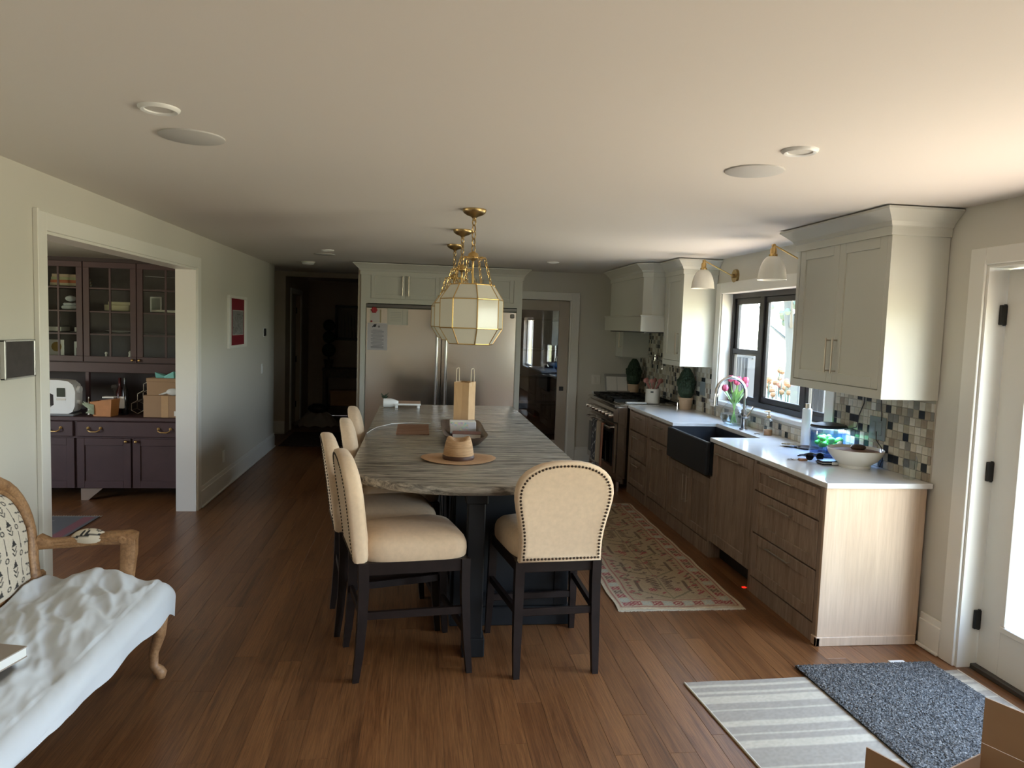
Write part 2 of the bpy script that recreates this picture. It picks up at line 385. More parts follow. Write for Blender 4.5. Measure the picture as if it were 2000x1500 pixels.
# kitchen window casing, sill
b = B().box(XR-.02, XR, 6.60, 6.71, 1.0, 2.175, .003).box(XR-.02, XR, 4.612, 4.72, 1.03, 2.175, .003).box(XR-.02, XR, 4.72, 6.60, 2.075, 2.175, .003)
b.box(XR-.004, 2.93, 6.585, 6.60, 1.07, 2.09).box(XR-.004, 2.93, 4.72, 4.735, 1.07, 2.09).box(XR-.004, 2.93, 4.735, 6.585, 2.075, 2.09)
struct('trim_4', b, m_trim)
struct('trim_5', B().box(XR-.03, 2.94, 4.60, 6.72, 1.035, 1.07, .006), m_quartz)

# floor planks: the nearest are single objects, the rest joined
floor_o = bpy.data.objects['floor']
PW = .1135
def plank_mesh(L):
    return mesh('plank', B().box(-PW/2+.0003, PW/2-.0003, 0, L-.0006, -.006, 0, .0007), m_floor)
plens = [.9, 1.2, 1.5, 1.8, 2.1]; pmesh = {L: plank_mesh(L) for L in plens}
rest = B(); cand = []
ncol = int((XR-XL)/PW)+1
for c in range(ncol):
    x = XL+PW*(c+.5)
    y = 1.0-random.random()*1.6
    while y < 13.3:
        L = random.choice(plens); cand.append((x, y, L)); y += L
    y = 1.0
for i in range(30):
    x = XL-PW*(i+.5); y = 3.2-random.random()
    while y < 13.2: L = random.choice(plens); cand.append((x, y, L)); y += L
near = [k for k in cand if k[0] > XL and k[1] < 8.4 and k[1]+k[2] > 2.2]
near.sort(key=lambda k: k[1]); near = near[:298]; nset = set(near)
for (x, y, L) in near:
    o = bpy.data.objects.new('plank', pmesh[L]); COL.objects.link(o); o.location = (x, y, 0); attach(o, floor_o)
for k in cand:
    if k in nset: continue
    x, y, L = k; rest.box(x-PW/2+.0003, x+PW/2-.0003, y, min(y+L-.0006, 13.29), -.006, 0)
tag(obj('plank_floor_remainder', rest, m_floor, floor_o), kind='stuff')

# ------------------------------------------------------------ kitchen window
win = struct_empty('window_1', (2.95, 5.66, 1.06))
b = B(); X0, X1 = 2.925, 2.985
b.box(X0, X1, 4.735, 6.585, 2.03, 2.08).box(X0, X1, 4.735, 6.585, 1.07, 1.115)
for y0, y1 in ((4.735, 4.775), (6.545, 6.585), (5.95, 6.02), (5.20, 5.255)): b.box(X0, X1, y0, y1, 1.11, 2.035, .004)
obj('window_frame', b, m_winfr, win)
def sash(name, y0, y1, z0, z1, w, x0, x1, bars=()):
    b = B().box(x0, x1, y0, y1, z1-w, z1, .004).box(x0, x1, y0, y1, z0, z0+w, .004).box(x0, x1, y0, y0+w, z0+w, z1-w, .004).box(x0, x1, y1-w, y1, z0+w, z1-w, .004)
    s = obj(name, b, m_winfr, win)
    obj('pane', B().box((x0+x1)/2-.003, (x0+x1)/2+.003, y0+w, y1-w, z0+w, z1-w), m_pane, s)
sash('upper_sash', 6.02, 6.545, 1.51, 2.03, .055, 2.945, 2.975); sash('lower_sash', 6.02, 6.545, 1.10, 1.565, .045, 2.93, 2.96)
sash('fixed_sash', 5.255, 5.95, 1.115, 2.03, .05, 2.94, 2.97)
sash('upper_sash', 4.775, 5.20, 1.51, 2.03, .055, 2.945, 2.975); sash('lower_sash', 4.775, 5.20, 1.10, 1.565, .045, 2.93, 2.96)
# rear window and dining window exist behind the viewer: plain frames
w2 = struct_empty('window_2', (2.95, -.75, .65))
b = B().box(2.93, 2.98, -1.6, .1, .65, .71).box(2.93, 2.98, -1.6, .1, 1.89, 1.95)
for y in (-1.6, -.78, .04): b.box(2.93, 2.98, y, y+.06, .71, 1.89)
obj('window_frame', b, m_trim, w2)
# outside the window: porch post, slatted screens, tree, flowers
m_pale = plain('porch_paint', (.058, .074, .080), .5); m_bark = plain('tree_bark', (.05, .055, .05), .9); m_fl = plain('orange_petals', (.17, .085, .035), .7); m_slat = plain('grey_blue_slat', (.036, .040, .047), .5)
m_fol = plain('garden_foliage', (.055, .08, .055), .8)
pp = thing('porch_post', 'pale square porch post outside the kitchen window', 'post', (3.9, 6.6, 0))
obj('shaft', B().box(3.82, 3.98, 6.92, 7.08, 0, 2.75, .01), m_pale, pp); obj('post_base', B().box(3.79, 4.01, 6.89, 7.11, 0, .2, .01), m_pale, pp)
for nm, y0, lab in (('slatted_screen', 6.75, 'grey-blue vertical-slat screen outside behind the left window sash'), ('slatted_screen', 5.38, 'grey-blue vertical-slat screen outside behind the right window sash')):
    t = thing(nm, lab, 'screen', (3.25, y0, .3), 'slatted screens outside the window')
    obj('rail', B().box(3.24, 3.27, y0, y0+.36, .05, .10), m_slat, t)
    obj('rail', B().box(3.24, 3.27, y0, y0+.36, 1.46, 1.50), m_slat, t)
    for k in range(5): obj('slat', B().box(3.20, 3.30, y0+.02+k*.07, y0+.032+k*.07, 0, 1.47), m_slat, t)
t = thing('garden_tree', 'bare-branched garden tree beyond the kitchen window', 'tree', (7.6, 14.2, 0))
b = B(); b.tube([(7.6, 14.2, 0), (7.65, 14.2, 1.2), (7.5, 14.2, 2.4), (7.7, 14.3, 4)], [.14, .11, .09, .05])
for k in range(9):
    z = 1.3+k*.26; a = k*2.1; b.tube([(7.6, 14.2, z), (7.6+.5*math.cos(a), 14.2+.5*math.sin(a), z+.35), (7.6+.9*math.cos(a), 14.2+.9*math.sin(a), z+.9)], [.04, .025, .008], 5)
obj('trunk', b, m_bark, t, 40)
b = B()
for k in range(70):
    a = random.random()*2*PI; rr = .2+random.random()*1.0; b.sph((7.6+rr*math.cos(a), 14.2+rr*math.sin(a), 1.9+random.random()*2.2), .05+.08*random.random(), 6, 4)
obj('foliage', b, m_fol, t)
t = thing('flower_bed', 'bed of orange flowers outside below the kitchen window', 'flowers', (4.6, 8.2, 0))
bf = B(); bl = B()
for k in range(90):
    x, y = 4.2+random.random()*.9, 7.6+random.random()*2.2; z = .95+random.random()*.32
    bf.sph((x, y, z), .035, 6, 4); bl.tube([(x, y, .2), (x, y, z)], .006, 4)
tag(obj('petals', bf, m_fl, t), kind='stuff'); tag(obj('stems', bl, m_fol, t), kind='stuff')
obj('planter', B().box(4.1, 5.2, 7.5, 9.9, 0, .9, .03), m_pale, t)

# ------------------------------------------------------------ patio door (glazed, hinged at its far side)
for nm, y0, y1 in (('door_1', 2.44, 3.34), ('door_2', 1.52, 2.42)):
    d = struct_empty(nm, (2.93, y1, 0)); x0, x1 = 2.93, 2.975
    b = B().box(x0, x1, y0, y0+.14, .02, 2.068, .003).box(x0, x1, y1-.14, y1, .02, 2.068, .003).box(x0, x1, y0+.14, y1-.14, 1.90, 2.068).box(x0, x1, y0+.14, y1-.14, .02, .25)
    obj('door_leaf', b, m_trim, d)
    b = B()
    for (a0, a1, c0, c1) in ((y0+.14, y1-.14, .25, .285), (y0+.14, y1-.14, 1.865, 1.90), (y0+.14, y0+.175, .285, 1.865), (y1-.175, y1-.14, .285, 1.865)): b.box(x0-.012, x0+.004, a0, a1, c0, c1, .005)
    obj('glazing_bead', b, m_trim, d)
    obj('pane', B().box(2.95, 2.956, y0+.14, y1-.14, .25, 1.90), m_pane, d)
    if nm == 'door_1':
        for z in (.21, .99, 1.79):
            h = obj('hinge', B().box(2.895, 2.932, 3.329, 3.346, z, z+.10, .003).cyl((2.922, 3.336, z-.004), (2.922, 3.336, z+.104), .007, n=8), m_black, d)
    else: obj('lever_handle', B().box(2.905, 2.932, 2.33, 2.37, .95, 1.1, .005).cyl((2.90, 2.35, 1.02), (2.90, 2.23, 1.02), .009, n=8), m_black, d)
struct('trim_7', B().box(2.90, 3.0, 1.5, 3.36, -.004, .022, .004), plain('dark_threshold', (.05, .045, .04), .5))

# ------------------------------------------------------------ pantry door with a glass panel
m_bdoor = plain('pantry_door_paint', (.42, .37, .31), .45)
d = struct_empty('door_3', (1.88, YB+.05, 0)); y0, y1 = YB+.03, YB+.07
b = B().box(1.06, 1.20, y0, y1, .01, 2.045, .003).box(1.745, 1.876, y0, y1, .01, 2.045, .003).box(1.20, 1.745, y0, y1, 1.92, 2.045).box(1.20, 1.745, y0, y1, .01, .27)
obj('door_leaf', b, m_bdoor, d); obj('pane', B().box(1.20, 1.745, y0+.015, y0+.021, .27, 1.92), m_dglass, d)
obj('latch_plate', B().box(1.775, 1.83, y0-.006, y0+.004, .905, .96, .003), m_black, d)
# pantry shelving seen dimly through the glass
t = thing('pantry_shelf', 'dark shelving seen through the glass pantry door', 'shelf', (1.7, 10.7, 0))
for z in (.1, .55, .95, 1.35, 1.8): obj('shelf_board', B().box(1.15, 2.5, 10.55, 10.95, z, z+.03), m_darkw, t)
for x in (1.12, 2.5): obj('side_panel', B().box(x, x+.03, 10.55, 10.95, 0, 2.0), m_darkw, t)

# ------------------------------------------------------------ shaker fronts (built facing -Y, then turned)
def shaker(w, h, t=.02, rail=.065, slab=False):
    b = B()
    if slab: return b.box(-w/2, w/2, 0, t, 0, h, .003)
    b.box(-w/2, -w/2+rail, 0, t, 0, h, .002).box(w/2-rail, w/2, 0, t, 0, h, .002)
    b.box(-w/2+rail, w/2-rail, 0, t, 0, rail, .002).box(-w/2+rail, w/2-rail, 0, t, h-rail, h, .002)
    b.box(-w/2+rail, w/2-rail, .010, t-.002, rail, h-rail); return b
TURN = Matrix.Rotation(R(-90), 4, 'Z')
def front(name, parent, y0, y1, z0, z1, x, m, rail=.065, slab=False):
    b = shaker(y1-y0, z1-z0, .02, rail, slab).tf(Matrix.Translation((x, (y0+y1)/2, z0)) @ TURN); return obj(name, b, m, parent)
def frontY(name, parent, x0, x1, z0, z1, y, m, rail=.065, slab=False):
    b = shaker(x1-x0, z1-z0, .02, rail, slab).tf(Matrix.Translation(((x0+x1)/2, y, z0))); return obj(name, b, m, parent)
def pull(parent, p0, p1, out, m=m_pull, r=.0055, name='handle'):
    p0, p1, out = Vector(p0), Vector(p1), Vector(out); d = (p1-p0).normalized()
    b = B().tube([p0-out, p0+d*.004, p1-d*.004, p1-out], r, 8) if False else B()
    b.cyl(p0, p1, r, n=8); b.cyl(p0+d*.012, p0+d*.012-out, r*.8, n=6); b.cyl(p1-d*.012, p1-d*.012-out, r*.8, n=6)
    return obj(name, b, m, parent, 40)

# base cabinets on the right wall
XC = 2.21; XB = XR-.005
def base_unit(label, y0, y1, toe=0):
    t = thing('base_cabinet', label, 'cabinet', (2.5, (y0+y1)/2, 0), 'oak base cabinets on the right wall')
    b = B().box(XC+.02, XB, y0+.0015, y1-.0015, toe, .884)
    if toe: b.box(XC+.09, XB, y0+.002, y1-.002, .0, toe)
    obj('carcass', b, m_oak, t)
    return t
def hpull(p, yc, z, L=.26): pull(p, (XC-.03, yc-L/2, z), (XC-.03, yc+L/2, z), (-.03, 0, 0))
t = base_unit('three-drawer oak base cabinet beside the range', 6.715, 7.37)
obj('face_frame', B().box(XC, XC+.02, 6.715, 6.755, .0, .884).box(XC, XC+.02, 7.33, 7.37, 0, .884).box(XC, XC+.02, 6.755, 7.33, 0, .10), m_oak, t)
for z0, z1, sl in ((.68, .865, True), (.40, .665, False), (.115, .385, False)):
    f = front('drawer', t, 6.76, 7.325, z0, z1, XC-.004, m_oak, .06, sl); hpull(f, 7.04, z1-.045, .22)
t = base_unit('oak base cabinet with one drawer above a door, left of the dark sink', 6.12, 6.712)
obj('face_frame', B().box(XC, XC+.02, 6.12, 6.15, .0, .884).box(XC, XC+.02, 6.682, 6.712, 0, .884).box(XC, XC+.02, 6.15, 6.682, 0, .11), m_oak, t)
f = front('drawer', t, 6.155, 6.677, .68, .865, XC-.004, m_oak, .06, True); hpull(f, 6.41, .82, .22)
f = front('door', t, 6.155, 6.677, .12, .665, XC-.004, m_oak); hpull(f, 6.41, .625, .22)
t = thing('base_cabinet', 'two-door oak sink cabinet under the dark farmhouse sink', 'cabinet', (2.5, 5.64, 0), 'oak base cabinets on the right wall')
obj('carcass', B().box(XC+.02, XB, 5.165, 6.115, 0, .60), m_oak, t)
obj('face_frame', B().box(XC, XC+.02, 5.165, 5.2, 0, .62).box(XC, XC+.02, 6.08, 6.115, 0, .62).box(XC, XC+.02, 5.2, 6.08, 0, .11), m_oak, t)
f = front('door', t, 5.205, 5.638, .12, .60, XC-.004, m_oak); pull(f, (XC-.034, 5.60, .32), (XC-.034, 5.60, .54), (-.03, 0, 0))
f = front('door', t, 5.642, 6.075, .12, .60, XC-.004, m_oak); pull(f, (XC-.034, 5.68, .32), (XC-.034, 5.68, .54), (-.03, 0, 0))
t = thing('dishwasher', 'dishwasher behind an oak panel right of the sink', 'dishwasher', (2.5, 4.83, 0))
obj('tub', B().box(XC+.03, XB, 4.5, 5.16, .13, .884).box(XC+.10, XB, 4.51, 5.15, 0, .13), m_black, t)
f = front('door_panel', t, 4.505, 5.158, .135, .875, XC-.004, m_oak, .075); hpull(f, 4.87, .815, .4)
obj('toe_kick', B().box(XC+.09, XC+.1, 4.5, 5.16, 0, .13), m_black, t)
lamp = bpy.data.lights.new('floor_dot', 'SPOT'); lamp.energy = 1.2; lamp.color = (1, .02, .03); lamp.spot_size = R(16); lamp.spot_blend = .4; lamp.shadow_soft_size = .002
lo = bpy.data.objects.new('floor_dot_lamp', lamp); COL.objects.link(lo); lo.location = (2.216, 4.535, .128); lo.rotation_euler = (0, R(4), 0); attach(lo, t)
t = base_unit('three-drawer oak base cabinet at the near end of the counter', 3.657, 4.497)
obj('face_frame', B().box(XC, XC+.02, 3.657, 3.69, .0, .884).box(XC, XC+.02, 4.465, 4.497, 0, .884).box(XC, XC+.02, 3.69, 4.465, 0, .105), m_oak, t)
for z0, z1, sl in ((.69, .862, False), (.41, .68, False), (.115, .40, False)):
    f = front('drawer', t, 3.695, 4.46, z0, z1, XC-.004, m_oak, .05 if z1 > .8 else .065, sl); hpull(f, 4.09, z1-.04, .27)
obj('end_panel', B().box(XC-.002, XB-.02, 3.635, 3.656, .05, .884, .002), m_oakend_lit, t)
obj('shoe_strip', B().box(XC-.012, XB-.03, 3.622, 3.645, 0, .052, .003).box(XC-.012, XC+.01, 3.622, 3.68, 0, .05, .003), m_oakend_lit, t)
t = base_unit('narrow oak base cabinet in the far corner beyond the range', 8.665, 9.04)
front('door', t, 8.68, 9.03, .12, .86, XC-.004, m_oak)

# countertop with a sink notch
b = B(); z0, z1 = .884, .914
b.box(2.198, XB, 3.615, 5.215, z0, z1, .003).box(2.60, XB, 5.215, 6.04, z0, z1).box(2.198, XB, 6.04, 7.405, z0, z1, .003)
solo('countertop', b, m_quartz, 'white quartz countertop along the right wall, notched for the sink', 'countertop')
solo('countertop', B().box(2.198, XB, 8.655, 9.045, z0, z1, .003), m_quartz, 'short quartz countertop in the far corner beyond the range', 'countertop')
# farmhouse sink
t = thing('farmhouse_sink', 'dark composite farmhouse sink with a deep apron front', 'sink', (2.4, 5.63, .63))
y0, y1 = 5.19, 6.065
obj('apron', B().box(2.163, 2.20, y0, y1, .625, .879, .008), m_sinkm, t)
obj('basin', B().box(2.20, 2.60, y0+.0, y0+.03, .64, .8835).box(2.20, 2.60, y1-.03, y1, .64, .8835).box(2.59, 2.62, y0, y1, .64, .8835).box(2.2, 2.6, y0, y1, .625, .645), m_sinkm, t)
obj('drain', B().cyl((2.42, 5.63, .645), (2.42, 5.63, .649), .04), m_chrome, t)

# upper cabinets, crowned to the ceiling
crown = [(0, 2.255), (.012, 2.255), (.012, 2.30), (.02, 2.305), (.03, 2.325), (.062, 2.355), (.085, 2.375), (.092, 2.38), (.092, 2.392), (0.0, 2.392)]
def crown_rings(pts, d, zs=1): return [[(x, y, z) for x, y in offset_poly(pts, [o*k for k in d])] for o, z in crown]
def upper(label, y0, y1, sides, doors=2, x0=2.484):
    t = thing('wall_cabinet', label, 'cabinet', (2.66, (y0+y1)/2, 1.372))
    b = B().box(x0+.02, XB, y0, y1, 1.385, 2.30)
    fr = .035
    b.box(x0, x0+.02, y0, y0+fr, 1.372, 2.30).box(x0, x0+.02, y1-fr, y1, 1.372, 2.30).box(x0, x0+.02, y0+fr, y1-fr, 1.372, 1.42).box(x0, x0+.02, y0+fr, y1-fr, 2.262, 2.30)
    b.box(x0+.02, XB, y0, y0+.02, 1.372, 1.385).box(x0+.02, XB, y1-.02, y1, 1.372, 1.385)
    obj('carcass', b, m_cab, t)
    ya, yb = y0+fr+.003, y1-fr-.003; n = doors; w = (yb-ya)/n
    for k in range(n):
        f = front('door', t, ya+k*w+.001, ya+(k+1)*w-.001, 1.424, 2.258, x0+.001, m_cab, .062)
        yh = ya+w+(-.035 if k == 0 else .035) if n == 2 else ya+.035
        pull(f, (x0-.031, yh, 1.485), (x0-.031, yh, 1.695), (-.03, 0, 0))
    pts = [(x0, y0), (XB, y0), (XB, y1), (x0, y1)]
    obj('crown_molding', B().loft(crown_rings(pts, [sides[0], 0, sides[1], 1])), m_cab, t); return t
upper('two-door greige wall cabinet at the near end, right of the window', 3.634, 4.608, (1, 1))
upper('single-door greige wall cabinet between the range hood and the window', 6.715, 7.225, (1, 0), 1)
upper('greige wall cabinet in the far corner, partly below the range hood', 8.715, 9.045, (0, 0), 1)
# range hood
t = thing('range_hood', 'tall greige painted range hood with crown and a deep lower band', 'range hood', (2.5, 7.97, 1.694))
y0, y1 = 7.24, 8.70
obj('lower_band', B().box(2.24, XB, y0, y1, 1.694, 1.852, .004).box(2.232, XB, y0-.006, y1+.006, 1.848, 1.866, .004), m_cab, t)
pts = [(2.28, y0+.09), (2.36, y0+.015), (XB, y0+.015), (XB, y1-.015), (2.36, y1-.015), (2.28, y1-.09)]
obj('chimney', B().prism(pts, 1.862, 2.30), m_cab, t)
obj('crown_molding', B().loft(crown_rings(pts, [1, 1, 0, 1, 1, 1])), m_cab, t)
obj('hood_liner', B().box(2.30, XB-.05, y0+.06, y1-.06, 1.682, 1.697), m_steeld, t)

# mosaic backsplash: single tiles near, the rest joined
tile_cols = [((.56, .52, .42), .30), ((.42, .38, .30), .22), ((.62, .60, .53), .14), ((.24, .235, .215), .10), ((.30, .25, .19), .09), ((.028, .035, .045), .15)]
m_tiles = [plain('mosaic_tile_%d' % i, c, .16, var=.1, vs=30) for i, (c, _) in enumerate(tile_cols)]
def pick_tile(): return int(RNG.choice(len(tile_cols), p=np.array([p for _, p in tile_cols])/sum(p for _, p in tile_cols)))
TS = .0488
bs = obj('backsplash', B().box(XR-.008, XR-.0005, 3.643, 4.608, .914, 1.372).box(XR-.008, XR-.0005, 4.608, 6.715, .914, 1.036).box(XR-.008, XR-.0005, 6.712, 9.045, .914, 1.70), plain('grout', (.46, .43, .37), .8), wall_right)
tmesh = [mesh('tile', B().box(XR-.0145, XR-.007, 0, TS-.003, 0, TS-.003, .0012), m) for m in m_tiles]
tiles = []
def tile_area(ya, yb, za, zb):
    r = 0; z = za+.002
    while z+TS*.5 < zb:
        h = min(TS, zb-z); y = ya-TS*random.choice((0, .5, .25, .7)); 
        while y < yb-.004:
            a, c = max(y, ya), min(y+TS, yb)
            if c-a > .012: tiles.append((a, z, c-a, h))
            y += TS
        z += TS
tile_area(3.645, 4.606, .914, 1.372); tile_area(4.606, 6.713, .914, 1.034); tile_area(6.713, 9.04, .914, 1.69)
rest = B(); cnt = 0
for (y, z, w, h) in tiles:
    k = pick_tile()
    if y < 6.2 and cnt < 298:
        o = bpy.data.objects.new('tile', tmesh[k]); COL.objects.link(o); o.location = (0, y, z); o.scale = (1, (w-.003)/(TS-.003), (h-.003)/(TS-.003)); attach(o, bs); cnt += 1
    else: rest.box(XR-.0145, XR-.007, y, y+w-.003, z, z+h-.003, 0, k)
tag(obj('far_tiles', rest, m_tiles, bs), kind='stuff')

# ------------------------------------------------------------ range
t = thing('range', 'wide stainless range with black grates and towels on its oven bar', 'range', (2.45, 8.03, 0))
y0, y1 = 7.42, 8.645
obj('body', B().box(2.10, 2.80, y0, y1, .12, .885, .004).box(2.16, 2.78, y0+.03, y1-.03, .06, .12), m_steel, t)
obj('control_panel', B().loft([[(2.10, y, .725), (2.05, y, .735), (2.045, y, .84), (2.10, y, .895)] for y in (y0, y1)]), m_steel, t)
obj('cooktop', B().box(2.06, 2.80, y0, y1, .885, .912, .004), m_steel, t)
obj('island_trim', B().box(2.74, 2.81, y0, y1, .912, .955, .004), m_steel, t)
for k in range(8):
    yk = y0+.09+k*(y1-y0-.18)/7
    obj('knob', B().cyl((2.052, yk, .785), (2.012, yk, .788), .024, .02, 14), m_chrome, t, 40)
for (a, c) in ((y0+.02, y0+.79), (y0+.81, y1-.02)):
    dd = obj('oven_door', B().box(2.068, 2.10, a, c, .17, .71, .006), m_steel, t)
    obj('oven_window', B().box(2.062, 2.07, a+.06, c-.06, .24, .60, .004), m_bglass, dd)
    hb = B().cyl((2.02, a+.03, .665), (2.02, c-.03, .665), .011, n=10)
    for q in (a+.06, c-.06): hb.cyl((2.02, q, .665), (2.07, q, .665), .009, n=8)
    obj('oven_bar', hb, m_chrome, dd, 40)
for k in range(3):
    a = y0+.32+k*.30; b = B()
    b.box(2.12, 2.72, a, a+.016, .918, .945).box(2.12, 2.72, a+.27, a+.286, .918, .945).box(2.12, 2.136, a, a+.286, .918, .945).box(2.704, 2.72, a, a+.286, .918, .945).box(2.41, 2.43, a, a+.286, .918, .945)
    for q in range(4): b.box(2.16+q*.15, 2.172+q*.15, a+.02, a+.266, .928, .947)
    b.cyl((2.27, a+.143, .912), (2.27, a+.143, .93), .045, .04, 14).cyl((2.57, a+.143, .912), (2.57, a+.143, .93), .045, .04, 14)
    obj('burner_grate', b, m_iron, t)
obj('griddle_cover', B().box(2.12, 2.72, y0+.02, y0+.30, .912, .922, .004), m_steel, t)
for (x, y) in ((2.14, y0+.05), (2.14, y1-.05), (2.76, y0+.05), (2.76, y1-.05)): obj('leg', B().cyl((x, y, 0), (x, y, .08), .022, n=12), m_chrome, t, 40)

# ------------------------------------------------------------ flat printed patterns: a small raster turned into vertex colours of a real sheet
class Img:
    def __init__(s, w, h, c): s.w, s.h = w, h; s.a = np.empty((h, w, 3)); s.a[:] = c; s.Y, s.X = np.mgrid[0:h, 0:w].astype(float)
    def rect(s, x0, y0, x1, y1, c): s.a[int(max(0, y0)):int(max(0, y1)), int(max(0, x0)):int(max(0, x1))] = c
    def disc(s, x, y, r, c, r0=0, sy=1):
        d = np.hypot(s.X-x, (s.Y-y)/sy); s.a[(d <= r) & (d >= r0)] = c
    def line(s, x0, y0, x1, y1, w, c):
        dx, dy = x1-x0, y1-y0; L = max(dx*dx+dy*dy, 1e-9); t = np.clip(((s.X-x0)*dx+(s.Y-y0)*dy)/L, 0, 1)
        s.a[np.hypot(s.X-x0-t*dx, s.Y-y0-t*dy) <= w/2] = c
    def tri(s, p, c):
        m = np.ones((s.h, s.w), bool)
        for i in range(3):
            (ax, ay), (bx, by) = p[i], p[(i+1) % 3]; m &= ((bx-ax)*(s.Y-ay)-(by-ay)*(s.X-ax)) >= 0
        m2 = np.ones((s.h, s.w), bool)
        for i in range(3):
            (ax, ay), (bx, by) = p[i], p[(i+1) % 3]; m2 &= ((bx-ax)*(s.Y-ay)-(by-ay)*(s.X-ax)) <= 0
        s.a[m | m2] = c
    def noise(s, k): s.a *= 1+k*(RNG.random((s.h, s.w, 1))-.5)*2
def sheet(name, img, F, m, parent=None, skirt=None):
    """F(u, v) -> point; colours follow the raster. skirt: vector added to the rim to give the sheet an edge."""
    w, h = img.w, img.h
    vs = [F(i/(w-1), j/(h-1)) for j in range(h) for i in range(w)]
    fs = [[j*w+i, j*w+i+1, (j+1)*w+i+1, (j+1)*w+i] for j in range(h-1) for i in range(w-1)]
    col = np.ones((w*h, 4)); col[:, :3] = img.a.reshape(-1, 3)
    if skirt is not None:
        rim = [i for i in range(w)]+[j*w+w-1 for j in range(1, h)]+[(h-1)*w+i for i in range(w-2, -1, -1)]+[j*w for j in range(h-2, 0, -1)]
        o = len(vs); sk = Vector(skirt); vs += [tuple(Vector(vs[i])+sk) for i in rim]; n = len(rim)
        fs += [[rim[k], rim[(k+1) % n], o+(k+1) % n, o+k] for k in range(n)]
        col = np.concatenate([col, col[rim]])
    me = bpy.data.meshes.new(name); me.from_pydata([tuple(v) for v in vs], [], fs); me.materials.append(m)
    at = me.color_attributes.new('Col', 'FLOAT_COLOR', 'POINT'); at.data.foreach_set('color', col.astype(np.float32).ravel())
    me.shade_smooth(); me.set_sharp_from_angle(angle=R(40))
    o = bpy.data.objects.new(name, me); COL.objects.link(o)
    if parent is not None: attach(o, parent)
    return o
m_print = painted_mat('printed_paper', .7); m_rugp = painted_mat('woven_pattern', .95, .1); m_fabp = painted_mat('printed_cotton', .85, .1)

# ------------------------------------------------------------ refrigerator wall
YF = 8.78
t = thing('refrigerator_surround', 'greige built-in cabinet framing the steel refrigerators, doors above, crown on top', 'cabinet', (.26, 9.1, 0))
b = B().box(-.70, -.639, YF, 9.44, 0, 2.30).box(1.16, 1.222, YF, 9.44, 0, 2.30).box(-.639, 1.16, YF+.02, 9.44, 1.925, 2.30)
b.box(-.639, 1.16, YF, YF+.02, 1.925, 1.98).box(-.639, 1.16, YF, YF+.02, 2.292, 2.30).box(.226, .285, YF, YF+.02, 1.98, 2.292).box(-.639, -.588, YF, YF+.02, 1.98, 2.292).box(1.118, 1.16, YF, YF+.02, 1.98, 2.292)
obj('carcass', b, m_cab, t)
for x0, x1, hx in ((-.585, -.182, -.215), (-.178, .223, -.145), (.288, .70, .667), (.704, 1.115, .737)):
    f = frontY('door', t, x0, x1, 1.983, 2.289, YF-.002, m_cab, .05)
    if x1 < .3: pull(f, (hx, YF-.033, 2.02), (hx, YF-.033, 2.25), (0, -.03, 0), r=.007)
    else: pull(f, (hx, YF-.033, 2.02), (hx, YF-.033, 2.25), (0, -.03, 0), r=.007)
pts = [(-.70, YF), (1.222, YF), (1.222, 9.44), (-.70, 9.44)]
obj('crown_molding', B().loft(crown_rings(pts, [1, 1, 0, 1])), m_cab, t)
for x0, x1, hx, lab in ((-.636, .257, .205, 'left stainless refrigerator with papers held by magnets'), (.263, 1.157, .315, 'right stainless refrigerator, one magnet at its upper corner')):
    r = thing('refrigerator', lab, 'refrigerator', ((x0+x1)/2, 9.1, 0))
    obj('cabinet_body', B().box(x0+.004, x1-.004, YF+.045, 9.43, .02, 1.918), m_steeld, r)
    obj('door', B().box(x0, x1, YF-.012, YF+.04, .10, 1.872, .006), m_steel, r)
    g = obj('vent_grille', B().box(x0, x1, YF+.002, YF+.04, 1.878, 1.918, .003), m_steeld, r)
    obj('toe_grille', B().box(x0+.01, x1-.01, YF+.03, YF+.045, .01, .095), m_black, r)
    b = B().cyl((hx, YF-.065, .18), (hx, YF-.065, 1.80), .016, n=14)
    for z in (.24, 1.0, 1.74): b.cyl((hx, YF-.065, z), (hx, YF-.01, z), .010, n=8)
    obj('handle', b, m_chrome, r, 40)
# papers and magnets on the left refrigerator
YP = YF-.0135
def pxx(px): return -.618+(px-717)*.00586
def paper(name, px0, px1, z0, z1, img, lab, dy=0, curl=.0):
    x0, x1 = pxx(px0), pxx(px1)
    o = sheet(name, img, lambda u, v: (x0+(x1-x0)*u, YP-dy-curl*(1-v)*abs(math.sin(u*9)), z1+(z0-z1)*v), m_print, None, (0, .001, 0)); return tag(o, lab, name.replace('_', ' '))
im = Img(48, 64, (.50, .48, .50)); im.disc(17, 6, 3.2, (.02, .02, .03)); im.line(12, 9, 20, 3, 2.5, (.02, .02, .03)); im.disc(27, 8, 2.6, (.16, .15, .17))
for k in range(15):
    y = 16+k*3
    a, c = (9, 38) if k % 3 else (13, 34)
    im.line(a, y, c, y, .9, (.16, .16, .18) if k < 12 else (.07, .07, .09))
paper('notice', 717, 757, 1.371, 1.690, im, 'grey notice sheet with lines of small print on left refrigerator')
im = Img(24, 32, (.56, .52, .46)); im.rect(0, 0, 3, 32, (.62, .60, .50)); im.rect(21, 2, 24, 32, (.35, .30, .18)); im.rect(4, 3, 20, 30, (.55, .52, .50))
paper('photo_card', 721, 744, 1.695, 1.855, im, 'small card under a red flower magnet, top left of left refrigerator')
im = Img(50, 40, (.56, .54, .46)); 
for k in range(6): im.line(8, 9+k*4, 32, 9+k*4, .9, (.40, .39, .35))
im.rect(36, 4, 37, 38, (.42, .41, .37)); im.rect(46, 6, 50, 38, (.46, .44, .36))
paper('calendar_page', 756, 798, 1.675, 1.868, im, 'pale page with torn edge on left refrigerator', .001, .002)
